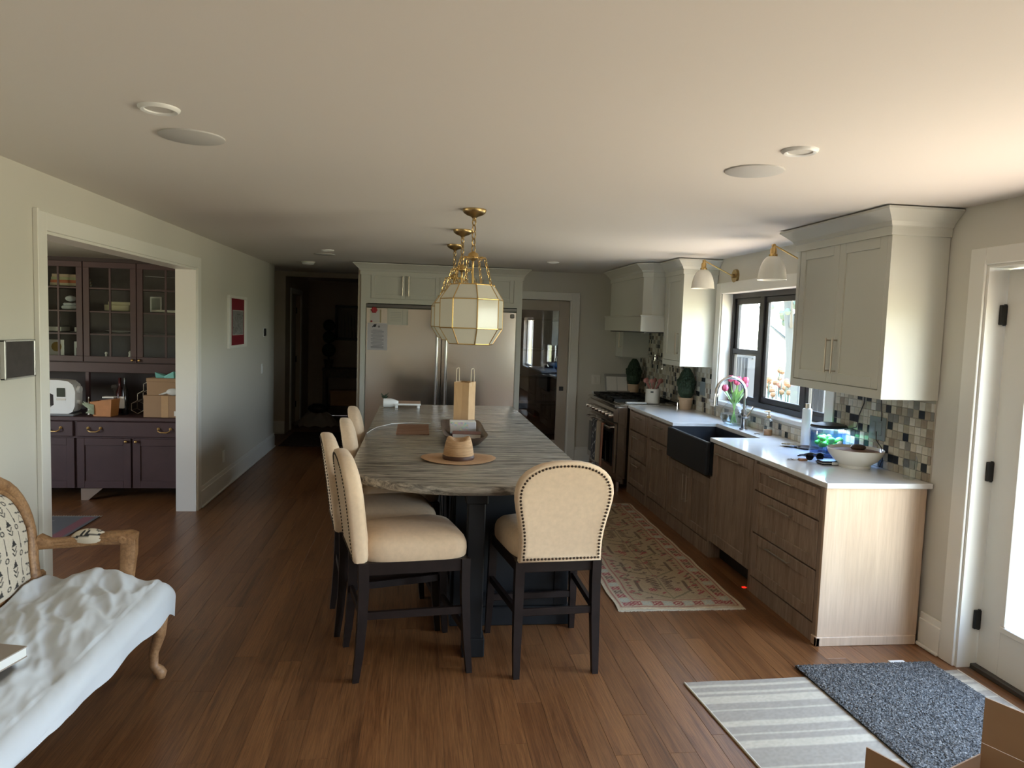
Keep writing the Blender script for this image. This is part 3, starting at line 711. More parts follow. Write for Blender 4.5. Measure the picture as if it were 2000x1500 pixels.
def magnet(px, z, r, m, lab, petals=0):
    b = B(); x = pxx(px)
    if petals:
        for k in range(petals): b.sph((x+r*.6*math.cos(k*2*PI/petals), YP-.006, z+r*.6*math.sin(k*2*PI/petals)), r*.5, 8, 6, 1, .5, 1)
    b.cyl((x, YP-.012, z), (x, YP-.001, z), r*.55, n=12); solo('magnet', b, m, lab, 'magnet', 'magnets on the refrigerators')
m_red = plain('red_enamel', (.40, .03, .04), .4)
magnet(730, 1.845, .035, m_red, 'red flower magnet at top of left refrigerator', 6); magnet(725, 1.71, .022, plain('dusty_red', (.30, .06, .07), .5), 'small dull red round magnet on left refrigerator', 0)
solo('magnet', B().box(1.08, 1.13, YF-.03, YF-.012, 1.80, 1.85, .008), m_steeld, 'dark grey clip magnet at upper right of right refrigerator', 'magnet', 'magnets on the refrigerators')

# ------------------------------------------------------------ island
def island_outline(ins=0):
    pts = []; cx, a, bb, yc = .283, .643-ins, .49-ins, 3.955
    for k in range(0, 33):
        th = PI+k*PI/32; pts.append((cx+a*math.cos(th), yc+bb*math.sin(th)))
    pts += [(.926-ins, 7.02-ins), (.90-ins, 7.05-ins), (-.33+ins, 7.05-ins), (-.36+ins, 7.02-ins)]
    return pts
b = B().loft([[(x, y, z) for x, y in island_outline(i)] for i, z in ((.012, .872), (.003, .876), (.0, .884), (.0, .912), (.003, .918), (.012, .921))])
solo('island_worktop', b, m_gran, 'long striated grey-brown stone island top with a rounded near end', 'worktop', None, 40)
t = thing('kitchen_island', 'black painted island base with a post under its rounded end', 'island', (.55, 5.4, 0))
IX0, IX1, IY0, IY1 = .20, .895, 3.985, 6.98
obj('carcass', B().box(IX0+.02, IX1-.02, IY0+.02, IY1-.02, .0, .871), m_isl, t)
obj('plinth', B().box(IX0, IX1, IY0, IY1, 0, .11, .006), m_isl, t)
for k in range(4):
    ya = IY0+.02+k*(IY1-IY0-.04)/4; yb = ya+(IY1-IY0-.04)/4
    obj('side_panel', shaker(yb-ya-.006, .74, .02, .07).tf(Matrix.Translation((IX0, (ya+yb)/2, .12)) @ TURN), m_isl, t)
obj('end_panel', shaker(IX1-IX0-.04, .74, .02, .08).tf(Matrix.Translation(((IX0+IX1)/2, IY0, .12))), m_isl, t)
b = B().box(.262, .352, 3.605, 3.695, 0, .871, .006).box(.25, .364, 3.593, 3.707, 0, .10, .006).box(.25, .364, 3.593, 3.707, .80, .871, .006)
obj('post', b, m_isl, t)
obj('apron_rail', B().box(.285, .33, 3.69, 3.99, .79, .871), m_isl, t)

# ------------------------------------------------------------ upholstered counter stools
def stool():
    t = thing('counter_stool', 's', 'stool', (0, 0, 0), 'cream counter stools at the island')
    # backrest outline (half-width, height above .575)
    half = [(.205, 0), (.203, .05), (.203, .10), (.208, .15), (.218, .205), (.230, .26), (.239, .31), (.241, .345), (.235, .385), (.219, .42), (.192, .45), (.158, .472), (.115, .489), (.065, .499), (.02, .502)]
    out = half+[(-w, h) for w, h in half[::-1]]
    def ring(y, ins, puff=0):
        r = []
        for w, h in out:
            s = 1-ins/.24; z = .575+.25+(h-.25)*(1-ins/.26)
            hh = z-.575
            r.append((w*s, -.255-.11*hh-.06*hh*hh+y, z))
        return r
    rings = [ring(-.032, .045), ring(-.036, .012), ring(-.030, .002), ring(-.015, -.002), ring(.012, -.001), ring(.030, .006), ring(.042, .030), ring(.052, .075), ring(.057, .13)]
    obj('backrest', B().loft(rings), m_linen, t, 60)
    # nail heads round the back
    b = B(); P = [Vector(p) for p in ring(-.037, .020)]; P.append(P[0]); d = 0; step = .0178; acc = 0
    for i in range(len(P)-1):
        L = (P[i+1]-P[i]).length
        while acc < L:
            p = P[i].lerp(P[i+1], acc/L); b.sph((p.x, p.y, p.z), .0062, 6, 4, 1, .6, 1); acc += step
        acc -= L
    tag(obj('nail_trim', b, m_nail, t), kind='stuff')
    # seat cushion
    def plan(k, z, n=36):
        r = []
        for i in range(n):
            a = 2*PI*i/n; c, s = math.cos(a), math.sin(a)
            x = math.copysign(abs(c)**.42, c); y = math.copysign(abs(s)**.42, s)
            w = .228+.022*y; r.append((x*w*k, .012+y*.262*(1-(1-k)*1.0), z))
        return r
    obj('seat', B().loft([plan(.985, .572), plan(1.0, .58), plan(1.008, .605), plan(1.0, .632), plan(.965, .655), plan(.88, .676), plan(.7, .692), plan(.4, .70), plan(.1, .702)]), m_linen, t, 60)
    # frame and legs
    b = B()
    b.box(-.205, .205, -.25, -.222, .515, .573, .003).box(-.24, .24, .232, .26, .515, .573, .003)
    for s in (-1, 1):
        b.loft([[(s*.207, -.245, z), (s*.185, -.245, z), (s*.222, .25, z), (s*.244, .25, z)] for z in (.515, .573)])
    obj('seat_frame', b, m_esp, t)
    def leg(p): 
        b = B(); b.loft([[(x-w, y-d, z), (x+w, y-d, z), (x+w, y+d, z), (x-w, y+d, z)] for x, y, z, w, d in p]); return b
    for s in (-1, 1):
        obj('leg', leg([(s*.200, -.272, 0, .015, .015), (s*.199, -.258, .12, .018, .019), (s*.196, -.246, .28, .021, .022), (s*.194, -.24, .45, .0225, .024), (s*.194, -.243, .575, .0225, .024)]), m_esp, t)
        obj('leg', leg([(s*.243, .272, 0, .014, .014), (s*.238, .256, .18, .018, .018), (s*.232, .245, .40, .021, .021), (s*.231, .243, .573, .0215, .0215)]), m_esp, t)
        obj('stretcher', B().loft([[(s*.197+dx, -.245, z), (s*.237+dx, .25, z)] for dx, z in ((-.009, .302), (.009, .302), (.009, .336), (-.009, .336))], (False, False), False).box(s*.217-.001, s*.217+.001, -.1, .1, .31, .33) if False else
            B().loft([[(s*.197-.01, -.24, .300), (s*.197+.01, -.24, .300), (s*.197+.01, -.24, .336), (s*.197-.01, -.24, .336)], [(s*.236-.01, .245, .300), (s*.236+.01, .245, .300), (s*.236+.01, .245, .336), (s*.236-.01, .245, .336)]]), m_esp, t)
    obj('stretcher', B().box(-.195, .195, -.258, -.238, .300, .336, .003), m_esp, t)
    obj('stretcher', B().box(-.236, .236, .24, .262, .19, .226, .003), m_esp, t)
    return t
s0 = stool()
spots = [(.675, 3.655, 5, 'cream stool at the island\'s rounded near end, its studded back to the viewer'),
         (-.042, 3.627, -78, 'nearest cream stool on the island\'s left side, seat fully in view'),
         (-.177, 4.14, -80, 'second cream stool from the near end on the left side of the island'),
         (-.140, 4.76, -84, 'third cream stool from the near end on the left side of the island'),
         (-.152, 5.42, -86, 'farthest cream stool on the left side of the island')]
for i, (x, y, a, lab) in enumerate(spots):
    o = s0 if i == 0 else copy_tree(s0)
    o.location = (x, y, 0); o.rotation_euler = (0, 0, R(a)); o['label'] = lab

# ------------------------------------------------------------ lantern pendants
def chain(b, p0, p1, L=.032, r=.0028, w=.009):
    p0, p1 = Vector(p0), Vector(p1); n = max(2, int((p1-p0).length/(L*.78))); d = (p1-p0).normalized()
    u = d.orthogonal().normalized(); v = d.cross(u)
    for k in range(n):
        c = p0.lerp(p1, (k+.5)/n); a = u if k % 2 else v
        b.tube([c+d*(L*.5*math.cos(q))+a*(w*math.sin(q)) for q in [i*2*PI/8 for i in range(8)]], r, 5, closed=True)
def pendant():
    t = thing('pendant_lantern', 'p', 'pendant', (0, 0, 2.4), 'lantern pendants above the island')
    obj('canopy', B().lathe([(.0715, 2.4), (.072, 2.392), (.066, 2.378), (.045, 2.364), (.02, 2.356), (.012, 2.345), (.008, 2.33)], (0, 0, 0), 28), m_abrass, t, 50)
    b = B(); chain(b, (0, 0, 2.345), (0, 0, 2.145), .046, .004, .013); obj('chain', b, m_abrass, t, 60)
    b = B().lathe([(.006, 2.15), (.03, 2.135), (.034, 2.118), (.055, 2.112), (.055, 2.104), (.02, 2.10), (.008, 2.09), (.006, 2.05)], (0, 0, 0), 20).cyl((0, 0, 2.10), (0, 0, 1.94), .006, n=8)
    for k in range(8):
        a = k*PI/4; b.tube([(0.03*math.cos(a), .03*math.sin(a), 2.11), (.075*math.cos(a), .075*math.sin(a), 2.112), (.08*math.cos(a), .08*math.sin(a), 2.10)], .004, 6)
    obj('hub', b, m_brass, t, 50)
    for k in range(4):
        a = k*PI/2+.35; b = B(); chain(b, (.08*math.cos(a), .08*math.sin(a), 2.105), (.125*math.cos(a), .125*math.sin(a), 1.955), .030, .0025, .008); obj('chain', b, m_brass, t, 60)
    lv = [(.133, 1.945), (.193, 1.857), (.193, 1.683), (.133, 1.588)]; n = 8; ph = R(-90+6)
    P = [[Vector((r*math.cos(ph+k*2*PI/n), r*math.sin(ph+k*2*PI/n), z)) for k in range(n)] for r, z in lv]
    b = B()
    for L in range(4):
        for k in range(n): b.cyl(P[L][k], P[L][(k+1) % n], .0042, n=6)
        if L < 3:
            for k in range(n): b.cyl(P[L][k], P[L+1][k], .0042, n=6)
    for k in range(n): b.sph(tuple(P[0][k]), .009, 6, 4)
    for k in range(0, n, 2): b.cyl(P[0][k], (0, 0, 1.945), .004, n=6)
    obj('brass_frame', b, m_brass, t, 60)
    def panel(pts):
        c = sum(pts, Vector())/len(pts); nn = (pts[1]-pts[0]).cross(pts[2]-pts[0]).normalized()*.0015
        q = [c+(p-c)*.985 for p in pts]; return B().loft([[p-nn for p in q], [p+nn for p in q]])
    for L in range(3):
        for k in range(n): obj('glass_panel', panel([P[L][k], P[L][(k+1) % n], P[L+1][(k+1) % n], P[L+1][k]]), m_milk, t)
    return t
p0 = pendant()
for i, (x, y, lab) in enumerate(((.311, 4.458, 'nearest milk-glass and brass lantern pendant over the island'), (.298, 5.44, 'middle brass lantern pendant, mostly hidden behind the nearest one'), (.289, 6.457, 'farthest brass lantern pendant, nearest the refrigerators'))):
    o = p0 if i == 0 else copy_tree(p0); o.location = (x, y, 2.4); o['label'] = lab

# ------------------------------------------------------------ ceiling fixtures
m_diff = plain('frosted_lens', (.62, .61, .58), .5); m_grill = plain('speaker_grille', (.55, .55, .54), .6, bmp=.3, bs_=900)
def downlight(x, y, lab):
    t = thing('recessed_light', lab, 'ceiling light', (x, y, ZC), 'recessed ceiling lights')
    obj('trim_ring', B().lathe([(.045, -.002), (.047, -.009), (.058, -.012), (.066, -.006), (.067, 0)], (x, y, ZC), 32, cap=(False, False)), m_white, t, 50)
    obj('lens', B().cyl((x, y, ZC-.003), (x, y, ZC-.0045), .047, n=32), m_diff, t)
def speaker(x, y, lab, r=.122):
    t = thing('ceiling_speaker', lab, 'speaker', (x, y, ZC), 'round ceiling speakers')
    obj('grille', B().lathe([(r, 0), (r, -.005), (r-.004, -.007), (.001, -.008)], (x, y, ZC), 40), m_grill, t, 30)
downlight(-.893, 2.657, 'white recessed ceiling light at upper left'); downlight(1.408, 2.647, 'white recessed ceiling light at upper right')
downlight(-.93, 7.46, 'small recessed ceiling light in front of the hall opening'); downlight(1.39, 7.70, 'small recessed ceiling light in front of the pantry door')
speaker(-.90, 3.04, 'round flush ceiling speaker at the left of the room'); speaker(1.403, 3.015, 'round flush ceiling speaker at the right of the room')
speaker(-1.02, 7.95, 'far round ceiling speaker on the left, near the hall', .11)
t = thing('smoke_detector', 'white smoke detector on the ceiling before the hall', 'smoke detector', (-1.353, 9.07, ZC))
obj('body', B().lathe([(.075, 0), (.075, -.02), (.06, -.035), (.03, -.04), (.001, -.04)], (-1.353, 9.07, ZC), 28), m_white, t, 40); obj('base_plate', B().cyl((-1.353, 9.07, ZC), (-1.353, 9.07, ZC-.012), .085, n=28), m_offw, t, 40)

# ------------------------------------------------------------ brass wall sconces beside the window
def sconce(y, lab):
    t = thing('wall_sconce', lab, 'sconce', (XR, y, 2.223), 'brass wall sconces over the window')
    obj('rosette', B().cyl((XR, y, 2.223), (XR-.022, y, 2.223), .062, .058, 28).cyl((XR-.022, y, 2.223), (XR-.045, y, 2.223), .018, n=12), m_abrass, t, 40)
    xs = 2.515; obj('arm', B().tube([(XR-.04, y, 2.223), (xs+.03, y, 2.335), (xs, y, 2.345)], .0055, 8).cyl((xs, y-.012, 2.345), (xs, y+.012, 2.345), .012, n=12), m_brass, t, 50)
    obj('socket', B().lathe([(.012, 2.345), (.014, 2.33), (.022, 2.32), (.022, 2.285), (.03, 2.282), (.03, 2.268), (.026, 2.262)], (xs, y, 0), 18), m_brass, t, 50)
    obj('shade', B().lathe([(.026, 2.268), (.045, 2.262), (.068, 2.235), (.085, 2.195), (.096, 2.15), (.101, 2.105), (.104, 2.10), (.101, 2.098), (.097, 2.105), (.09, 2.15), (.08, 2.19), (.064, 2.228), (.042, 2.256), (.024, 2.262)], (xs, y, 0), 32, cap=(False, False)), m_offw, t, 60)
    obj('bulb', B().sph((xs, y, 2.20), .03, 14, 10), m_milk, t, 60)
sconce(6.319, 'white-shaded brass wall sconce left of the window'); sconce(5.02, 'white-shaded brass wall sconce in front of the near wall cabinet')

# ------------------------------------------------------------ things on the island (top at .921)
ZI = .921
m_straw = wood('woven_straw', (.34, .19, .09), (.50, .31, .165), (.60, .40, .23), (4, 4, 120), .75, False, 1, .3)
m_strawb = plain('straw_brim', (.46, .28, .155), .75, var=.08, vs=60, bmp=.4, bs_=300)
t = thing('straw_hat', 'wide-brimmed tan straw hat with dark brown band on the island', 'hat', (.232, 4.16, ZI))
hx, hy = .238, 4.175
def brim(k, a): 
    return (hx+k*.218*math.cos(a), hy+k*.185*math.sin(a), ZI+.004+.016*max(0, (k-.5))*1.2*abs(math.cos(a))**2)
def ringh(k, dz): return [(brim(k, q*2*PI/40)[0], brim(k, q*2*PI/40)[1], brim(k, q*2*PI/40)[2]+dz) for q in range(40)]
obj('brim', B().loft([ringh(.35, .004), ringh(.5, .004), ringh(.75, .003), ringh(.98, .003), ringh(1, .001), ringh(.98, -.002), ringh(.6, -.002), ringh(.35, -.002)], (False, False)), m_strawb, t, 60)
def crown_r(rx, ry, z, dent=0, n=36):
    return [(hx+rx*math.cos(q*2*PI/n), hy+ry*math.sin(q*2*PI/n), ZI+z-dent*(.5+.5*math.cos(2*(q*2*PI/n)-PI))*1.0) for q in range(n)]
obj('crown', B().loft([crown_r(.090, .10, .002), crown_r(.089, .099, .03), crown_r(.084, .096, .065), crown_r(.077, .09, .10), crown_r(.069, .084, .126, .010), crown_r(.060, .076, .138, .022), crown_r(.045, .058, .136, .026), crown_r(.025, .035, .122, .016), crown_r(.004, .01, .108)]), m_straw, t, 60)
obj('band', B().loft([crown_r(.0915, .1015, .008), crown_r(.093, .103, .012), crown_r(.092, .102, .028), crown_r(.0895, .0995, .031)], (False, False)), plain('brown_leather', (.07, .028, .016), .5), t, 60)
# wooden dough bowl
t = thing('wooden_tray_bowl', 'dark carved wooden dough bowl behind the straw hat', 'bowl', (.30, 4.92, ZI))
def rect_ring(cx, cy, hw, hl, z, lift=0, n=12, p=.35):
    r = []
    for k in range(48):
        a = 2*PI*k/48; c, s = math.cos(a), math.sin(a); x = math.copysign(abs(c)**p, c); y = math.copysign(abs(s)**p, s)
        r.append((cx+hw*x, cy+hl*y, z+lift*abs(x*y)))
    return r
bx, by = .305, 4.90
obj('shell', B().loft([rect_ring(bx, by, .07, .28, ZI), rect_ring(bx, by, .10, .34, ZI+.02), rect_ring(bx, by, .140, .43, ZI+.065, .012), rect_ring(bx, by, .146, .44, ZI+.075, .014), rect_ring(bx, by, .136, .42, ZI+.073, .012), rect_ring(bx, by, .10, .33, ZI+.032), rect_ring(bx, by, .07, .27, ZI+.016)]), m_darkw, t, 40)
def book(name, c, w, l, h, rz, cover, lab, group=None, cat='book'):
    t = thing(name, lab, cat, (c[0], c[1], c[2]), group); Mx = Matrix.Translation(c) @ Matrix.Rotation(rz, 4, 'Z')
    obj('cover', B().box(-w/2, w/2, -l/2, l/2, 0, .003).box(-w/2, w/2, -l/2, l/2, h-.003, h).box(-w/2, -w/2+.003, -l/2, l/2, .003, h-.003).tf(Mx), cover, t)
    obj('pages', B().box(-w/2+.003, w/2-.004, -l/2+.004, l/2-.004, .003, h-.003).tf(Mx), m_paper, t); return t
book('book', (.325, 4.80, ZI+.034), .19, .13, .032, R(-4), plain('maroon_cover', (.17, .07, .055), .6), 'reddish brown book lying in the wooden dough bowl')
# small patterned tin box in the bowl
im = Img(40, 20, (.50, .47, .43)); 
for k in range(60): im.disc(RNG.random()*40, RNG.random()*20, 1.6, tuple(.30+.35*RNG.random(3)*np.array([1, .95, .85])))
im.rect(28, 0, 40, 20, (.5, .5, .55))
t = thing('patterned_box', 'pale patterned tin box standing in the wooden dough bowl', 'box', (.31, 5.04, ZI+.03))
obj('body', B().box(.222, .402, 5.0, 5.10, ZI+.028, ZI+.112, .003), m_paper, t)
sheet('front_print', im, lambda u, v: (.224+.176*u, 4.9985, ZI+.110-.08*v), m_print, t)
# paper bag
t = thing('paper_bag', 'brown kraft paper shopping bag standing upright on the island', 'bag', (.35, 5.42, ZI))
Mb = Matrix.Translation((.345, 5.44, ZI)) @ Matrix.Rotation(R(-113), 4, 'Z')
bw, bd, bh = .075, .058, .356
def bag_ring(z, k=1, fold=.012):
    return [(-bw*k, -bd*k, z), (0, -bd*k-.002, z+.002), (bw*k, -bd*k, z), (bw*k-fold, 0, z), (bw*k, bd*k, z), (0, bd*k, z), (-bw*k, bd*k, z), (-bw*k+fold, 0, z)]
obj('bag_body', B().loft([bag_ring(0, .97, 0), bag_ring(.02, 1, .002), bag_ring(.14, 1.0, .012), bag_ring(.25, 1.0, .016), bag_ring(bh, 1.02, .02), bag_ring(bh-.002, .985, .021), bag_ring(.03, .96, .006)]).tf(Mb), m_kraft, t)
for s in (-1, 1):
    b = B().tube([(-.035, s*bd, bh-.03), (-.036, s*(bd+.002), bh+.05), (-.03, s*bd, bh+.095), (-.018, s*bd, bh+.102), (.02, s*bd, bh+.10), (.032, s*bd, bh+.09), (.035, s*bd, bh-.03)], .0028, 6).tf(Mb)
    obj('twine_handle', b, plain('paper_twine', (.66, .58, .45), .8), t, 60)
# woven trivet
t = thing('wooden_trivet', 'flat slatted reddish-brown trivet lying left of the wooden bowl', 'trivet', (-.03, 5.32, ZI))
m_triv = plain('trivet_wood', (.27, .15, .10), .6)
for k in range(11): obj('slat', B().box(-.152, .082, 5.10+k*.045, 5.130+k*.045, ZI, ZI+.010, .002), m_triv, t)
for x in (-.13, .055): obj('cross_rail', B().box(x, x+.012, 5.09, 5.59, ZI+.001, ZI+.006), m_triv, t)
# white cable across the top
solo('charging_cable', B().tube([(-.352, 5.12, ZI+.004), (-.33, 5.28, ZI+.004), (-.30, 5.42, ZI+.004), (-.2, 5.62, ZI+.004), (-.05, 5.70, ZI+.004), (.10, 5.66, ZI+.004)], .003, 6), m_white, 'thin white cable lying across the island by the trivet', 'cable', None, 60)
# tablet stand / scale with a small white pot
t = thing('tablet_stand', 'white stand with a tan tray at the far left corner of the island', 'stand', (-.1, 6.9, ZI))
obj('tray', B().box(-.22, .02, 6.72, 7.0, ZI+.030, ZI+.038, .003), plain('tan_tray', (.48, .32, .22), .5), t)
obj('front_rail', B().box(-.22, .022, 6.705, 6.72, ZI+.026, ZI+.042, .003), m_white, t)
for x in (-.2, .0): obj('foot', B().cyl((x, 6.73, ZI), (x, 6.73, ZI+.03), .013, n=12).cyl((x, 6.97, ZI), (x, 6.97, ZI+.03), .013, n=12), m_white, t)
t = thing('small_planter', 'small white planter tipped beside the white stand on the island', 'planter', (-.27, 6.75, ZI))
obj('pot', B().loft([[( -.32+q, 6.75+r*math.cos(k*2*PI/18), ZI+.042+r*math.sin(k*2*PI/18)) for k in range(18)] for q, r in ((0, .036), (.004, .041), (.07, .041), (.10, .034), (.135, .02), (.138, .012))]), m_white, t, 50)
b = B()
for k in range(8): b.tube([(-.30, 6.76, ZI+.07), (-.31+.02*math.cos(k), 6.76+.02*math.sin(k), ZI+.095), (-.31+.035*math.cos(k*1.3), 6.76+.03*math.sin(k*1.7), ZI+.108+.012*(k % 3))], [.004, .006, .002], 5)
obj('sprig', b, m_leaf, t, 60)

# ------------------------------------------------------------ things on the right counter (top at .914)
ZK = .9145
t = thing('kitchen_faucet', 'chrome gooseneck faucet behind the dark sink', 'faucet', (2.66, 5.645, ZK))
b = B().cyl((2.66, 5.645, ZK), (2.66, 5.645, ZK+.012), .034, n=24).cyl((2.66, 5.645, ZK+.012), (2.66, 5.645, ZK+.17), .022, n=20)
obj('base', b, m_chrome, t, 40)
arc = [(2.66, 5.645, ZK+.17), (2.66, 5.645, ZK+.30)]+[(2.535+.125*math.cos(a), 5.645, ZK+.305+.125*math.sin(a)) for a in [PI*k/12 for k in range(1, 12)]]+[(2.41, 5.645, ZK+.29)]
obj('spout', B().tube(arc, .0135, 12), m_chrome, t, 60)
obj('spray_head', B().cyl((2.41, 5.645, ZK+.295), (2.407, 5.645, ZK+.20), .017, .019, 16), m_chrome, t, 40)
obj('lever_handle', B().cyl((2.66, 5.645, ZK+.11), (2.66, 5.585, ZK+.115), .02, n=16).cyl((2.66, 5.59, ZK+.12), (2.70, 5.57, ZK+.20), .006, n=8), m_chrome, t, 40)
solo('sink_button', B().cyl((2.66, 5.40, ZK), (2.66, 5.40, ZK+.008), .022, n=18), m_chrome, 'small round chrome button on the counter right of the faucet', 'button', None, 40)
# vase with tulips
vx, vy = 2.70, 5.93
t = thing('glass_vase', 'round clear glass vase half filled with water by the faucet', 'vase', (vx, vy, ZK))
prof = [(.05, 0), (.085, .012), (.108, .05), (.114, .09), (.105, .135), (.08, .17), (.055, .192), (.048, .21), (.055, .235), (.08, .265), (.095, .278)]
obj('glass_body', B().lathe(prof, (vx, vy, ZK), 32, cap=(True, False)), glass('vase_glass', (.96, .98, .98), 1.2), t, 60)
obj('water', B().lathe([(.046, .004), (.082, .015), (.104, .05), (.110, .085), (.109, .10)], (vx, vy, ZK), 32), glass('water', (.84, .90, .93), 1.0), t, 60)
m_pink = plain('pink_petals', (.74, .16, .30), .6, var=.25, vs=30); m_stem = plain('tulip_stem', (.28, .50, .14), .6)
TUL = [(-.10, -.02, .315, 'pink tulip drooping lowest at the left of the vase'), (-.045, 0, .395, 'tall pink tulip at the upper left of the bouquet'), (.0, -.03, .37, 'pink tulip in the middle of the bouquet, facing the room'),
       (.035, .02, .385, 'pink tulip just right of the bouquet\'s middle'), (.085, -.01, .385, 'pink tulip at the upper right of the bouquet, by the faucet'), (.10, .03, .345, 'pink tulip lowest on the right side of the bouquet')]
for k, (dx_, dy_, dz_, lab) in enumerate(TUL):
    a = k*2.4; x, y, z = vx+dx_, vy+dy_, ZK+dz_
    f = thing('tulip', lab, 'flower', (x, y, z), 'tulips in the glass vase')
    obj('stem', B().tube([(vx-.3*(x-vx), vy-.3*(y-vy), ZK+.02), (vx+.2*(x-vx), vy+.2*(y-vy), ZK+.20), (x, y, z-.02)], .004, 6), m_stem, f, 60)
    b = B(); 
    for q in range(6):
        w = q*PI/3; dx, dy = math.cos(w), math.sin(w)
        b.loft([[(x+dx*rr+(-dy)*ww*c, y+dy*rr+dx*ww*c, z+h) for c in (-1, -.5, .5, 1)] for h, rr, ww in ((-.022, .004, .004), (-.008, .020, .016), (.012, .024, .017), (.030, .019, .010), (.038, .015, .002))], (False, False), False)
    obj('bloom', b, m_pink, f, 60)
    b = B()
    for q in (0, 1):
        w = a+q*2; b.loft([[(vx+(x-vx)*.3+math.cos(w)*rr-math.sin(w)*c, vy+(y-vy)*.3+math.sin(w)*rr+math.cos(w)*c, ZK+.19+h) for c in (-ww, ww)] for h, rr, ww in ((0, .0, .004), (.05, .03, .013), (.09, .055, .012), (.115, .085, .002))], (False, False), False)
    obj('leaf', b, m_stem, f, 60)
# soap dispenser
t = thing('soap_dispenser', 'clear glass soap dispenser with a gold pump, amber soap low inside', 'dispenser', (2.735, 5.37, ZK))
obj('bottle', B().lathe([(.030, 0), (.034, .004), (.034, .11), (.028, .125), (.014, .132), (.014, .14)], (2.735, 5.37, ZK), 20), glass('bottle_glass', (.92, .93, .92), 1.4), t, 50)
obj('soap', B().lathe([(.029, .002), (.031, .006), (.031, .045)], (2.735, 5.37, ZK), 20), plain('amber_soap', (.42, .22, .10), .3), t, 50)
obj('pump', B().cyl((2.735, 5.37, ZK+.138), (2.735, 5.37, ZK+.155), .016, n=14).cyl((2.735, 5.37, ZK+.155), (2.735, 5.37, ZK+.185), .005, n=8).cyl((2.742, 5.37, ZK+.188), (2.70, 5.37, ZK+.186), .007, .005, 8), m_brass, t, 40)
# tall white bottle
t = thing('insulated_bottle', 'tall white cylindrical bottle with wood-toned cap by the window', 'bottle', (2.775, 4.88, ZK))
obj('bottle_body', B().lathe([(.030, 0), (.033, .004), (.033, .262), (.028, .27), (.02, .272)], (2.775, 4.88, ZK), 24), m_white, t, 40)
obj('cap', B().cyl((2.775, 4.88, ZK+.272), (2.775, 4.88, ZK+.305), .019, n=18), m_pull, t, 40)
# coaster dishes
t = thing('wooden_dish', 'small brown wooden dish in front of the tall white bottle', 'dish', (2.70, 4.72, ZK))
obj('dish', B().lathe([(.045, 0), (.07, .006), (.076, .013), (.072, .015), (.06, .009), (.01, .006)], (2.715, 4.74, ZK), 28), m_darkw, t, 40)
obj('rim_lid', B().lathe([(.05, .010), (.066, .013), (.066, .017), (.02, .018)], (2.64, 4.83, ZK), 24).lathe([(.04, 0), (.05, .010)], (2.64, 4.83, ZK), 24), m_chrome, t, 40)
# pocket things: sunglasses, wallet, keys
t = thing('sunglasses', 'black sunglasses folded on the counter before the white bowl', 'sunglasses', (2.50, 4.30, ZK))
def lens(c): return B().loft([[(c[0]+rx*math.cos(q*2*PI/18)*.9, c[1]+dy, c[2]+.022*math.sin(q*2*PI/18)) for q in range(18)] for dy, rx in ((-.003, .028), (.003, .028))])
for dx in (-.034, .034): obj('lens', lens((2.49+dx, 4.255, ZK+.030)), m_bglass, t, 40)
obj('frame', B().tube([(2.425, 4.26, ZK+.045), (2.46, 4.252, ZK+.055), (2.49, 4.25, ZK+.047), (2.52, 4.252, ZK+.055), (2.555, 4.26, ZK+.045)], .005, 6).tube([(2.425, 4.26, ZK+.045), (2.43, 4.33, ZK+.03), (2.52, 4.40, ZK+.006)], .004, 6).tube([(2.555, 4.26, ZK+.045), (2.55, 4.34, ZK+.035), (2.46, 4.41, ZK+.008)], .004, 6), m_black, t, 60)
t = thing('wallet', 'black zip wallet lying before the white bowl', 'wallet', (2.52, 4.19, ZK))
obj('body', B().box(2.47, 2.61, 4.13, 4.21, ZK, ZK+.024, .008), m_black, t); obj('zip', B().box(2.468, 2.612, 4.128, 4.212, ZK+.011, ZK+.014), m_steel, t)
obj('name_tag', B().box(2.53, 2.585, 4.122, 4.128, ZK+.004, ZK+.02), m_white, t)
t = thing('key_ring', 'bunch of keys with brown fob left of the black wallet', 'keys', (2.42, 4.29, ZK))
obj('fob', B().box(2.40, 2.455, 4.27, 4.30, ZK, ZK+.014, .004), plain('tan_leather', (.30, .15, .07), .6), t)
obj('ring', B().tube([(2.385+.016*math.cos(k*PI/8), 4.30+.016*math.sin(k*PI/8), ZK+.004) for k in range(16)], .002, 6, closed=True), m_chrome, t, 60)
for k in range(3): obj('key', B().box(2.33+k*.008, 2.375, 4.29+k*.014, 4.30+k*.014, ZK+.001, ZK+.004).cyl((2.372, 4.295+k*.014, ZK+.001), (2.372, 4.295+k*.014, ZK+.004), .011, n=10), m_chrome, t)
# aquarium
tx, ty = 2.70, 4.47
t = thing('fish_tank', 'small curved fish tank with green plants and a black lid', 'aquarium', (tx, ty, ZK))
def tank_ring(z, r, n=28): return [(tx+r*math.cos(q*2*PI/n), ty+r*.85*math.sin(q*2*PI/n), ZK+z) for q in range(n)]
obj('tank_glass', B().loft([tank_ring(0, .112), tank_ring(.03, .118), tank_ring(.17, .118), tank_ring(.19, .114)], (True, False)), glass('tank_glass', (.90, .95, 1), 1.4), t, 50)
obj('lid', B().loft([tank_ring(.19, .114), tank_ring(.198, .12), tank_ring(.21, .112), tank_ring(.222, .06)]), m_black, t, 40)
obj('water', B().loft([tank_ring(.026, .112), tank_ring(.16, .112)]), glass('tank_water', (.55, .72, .95), 1), t, 50)
led = bpy.data.lights.new('tank_led', 'AREA'); led.shape = 'DISK'; led.size = .16; led.energy = .45; led.color = (.72, .82, 1); ledo = bpy.data.objects.new('tank_led', led); COL.objects.link(ledo); ledo.location = (tx, ty, ZK+.185); attach(ledo, t)
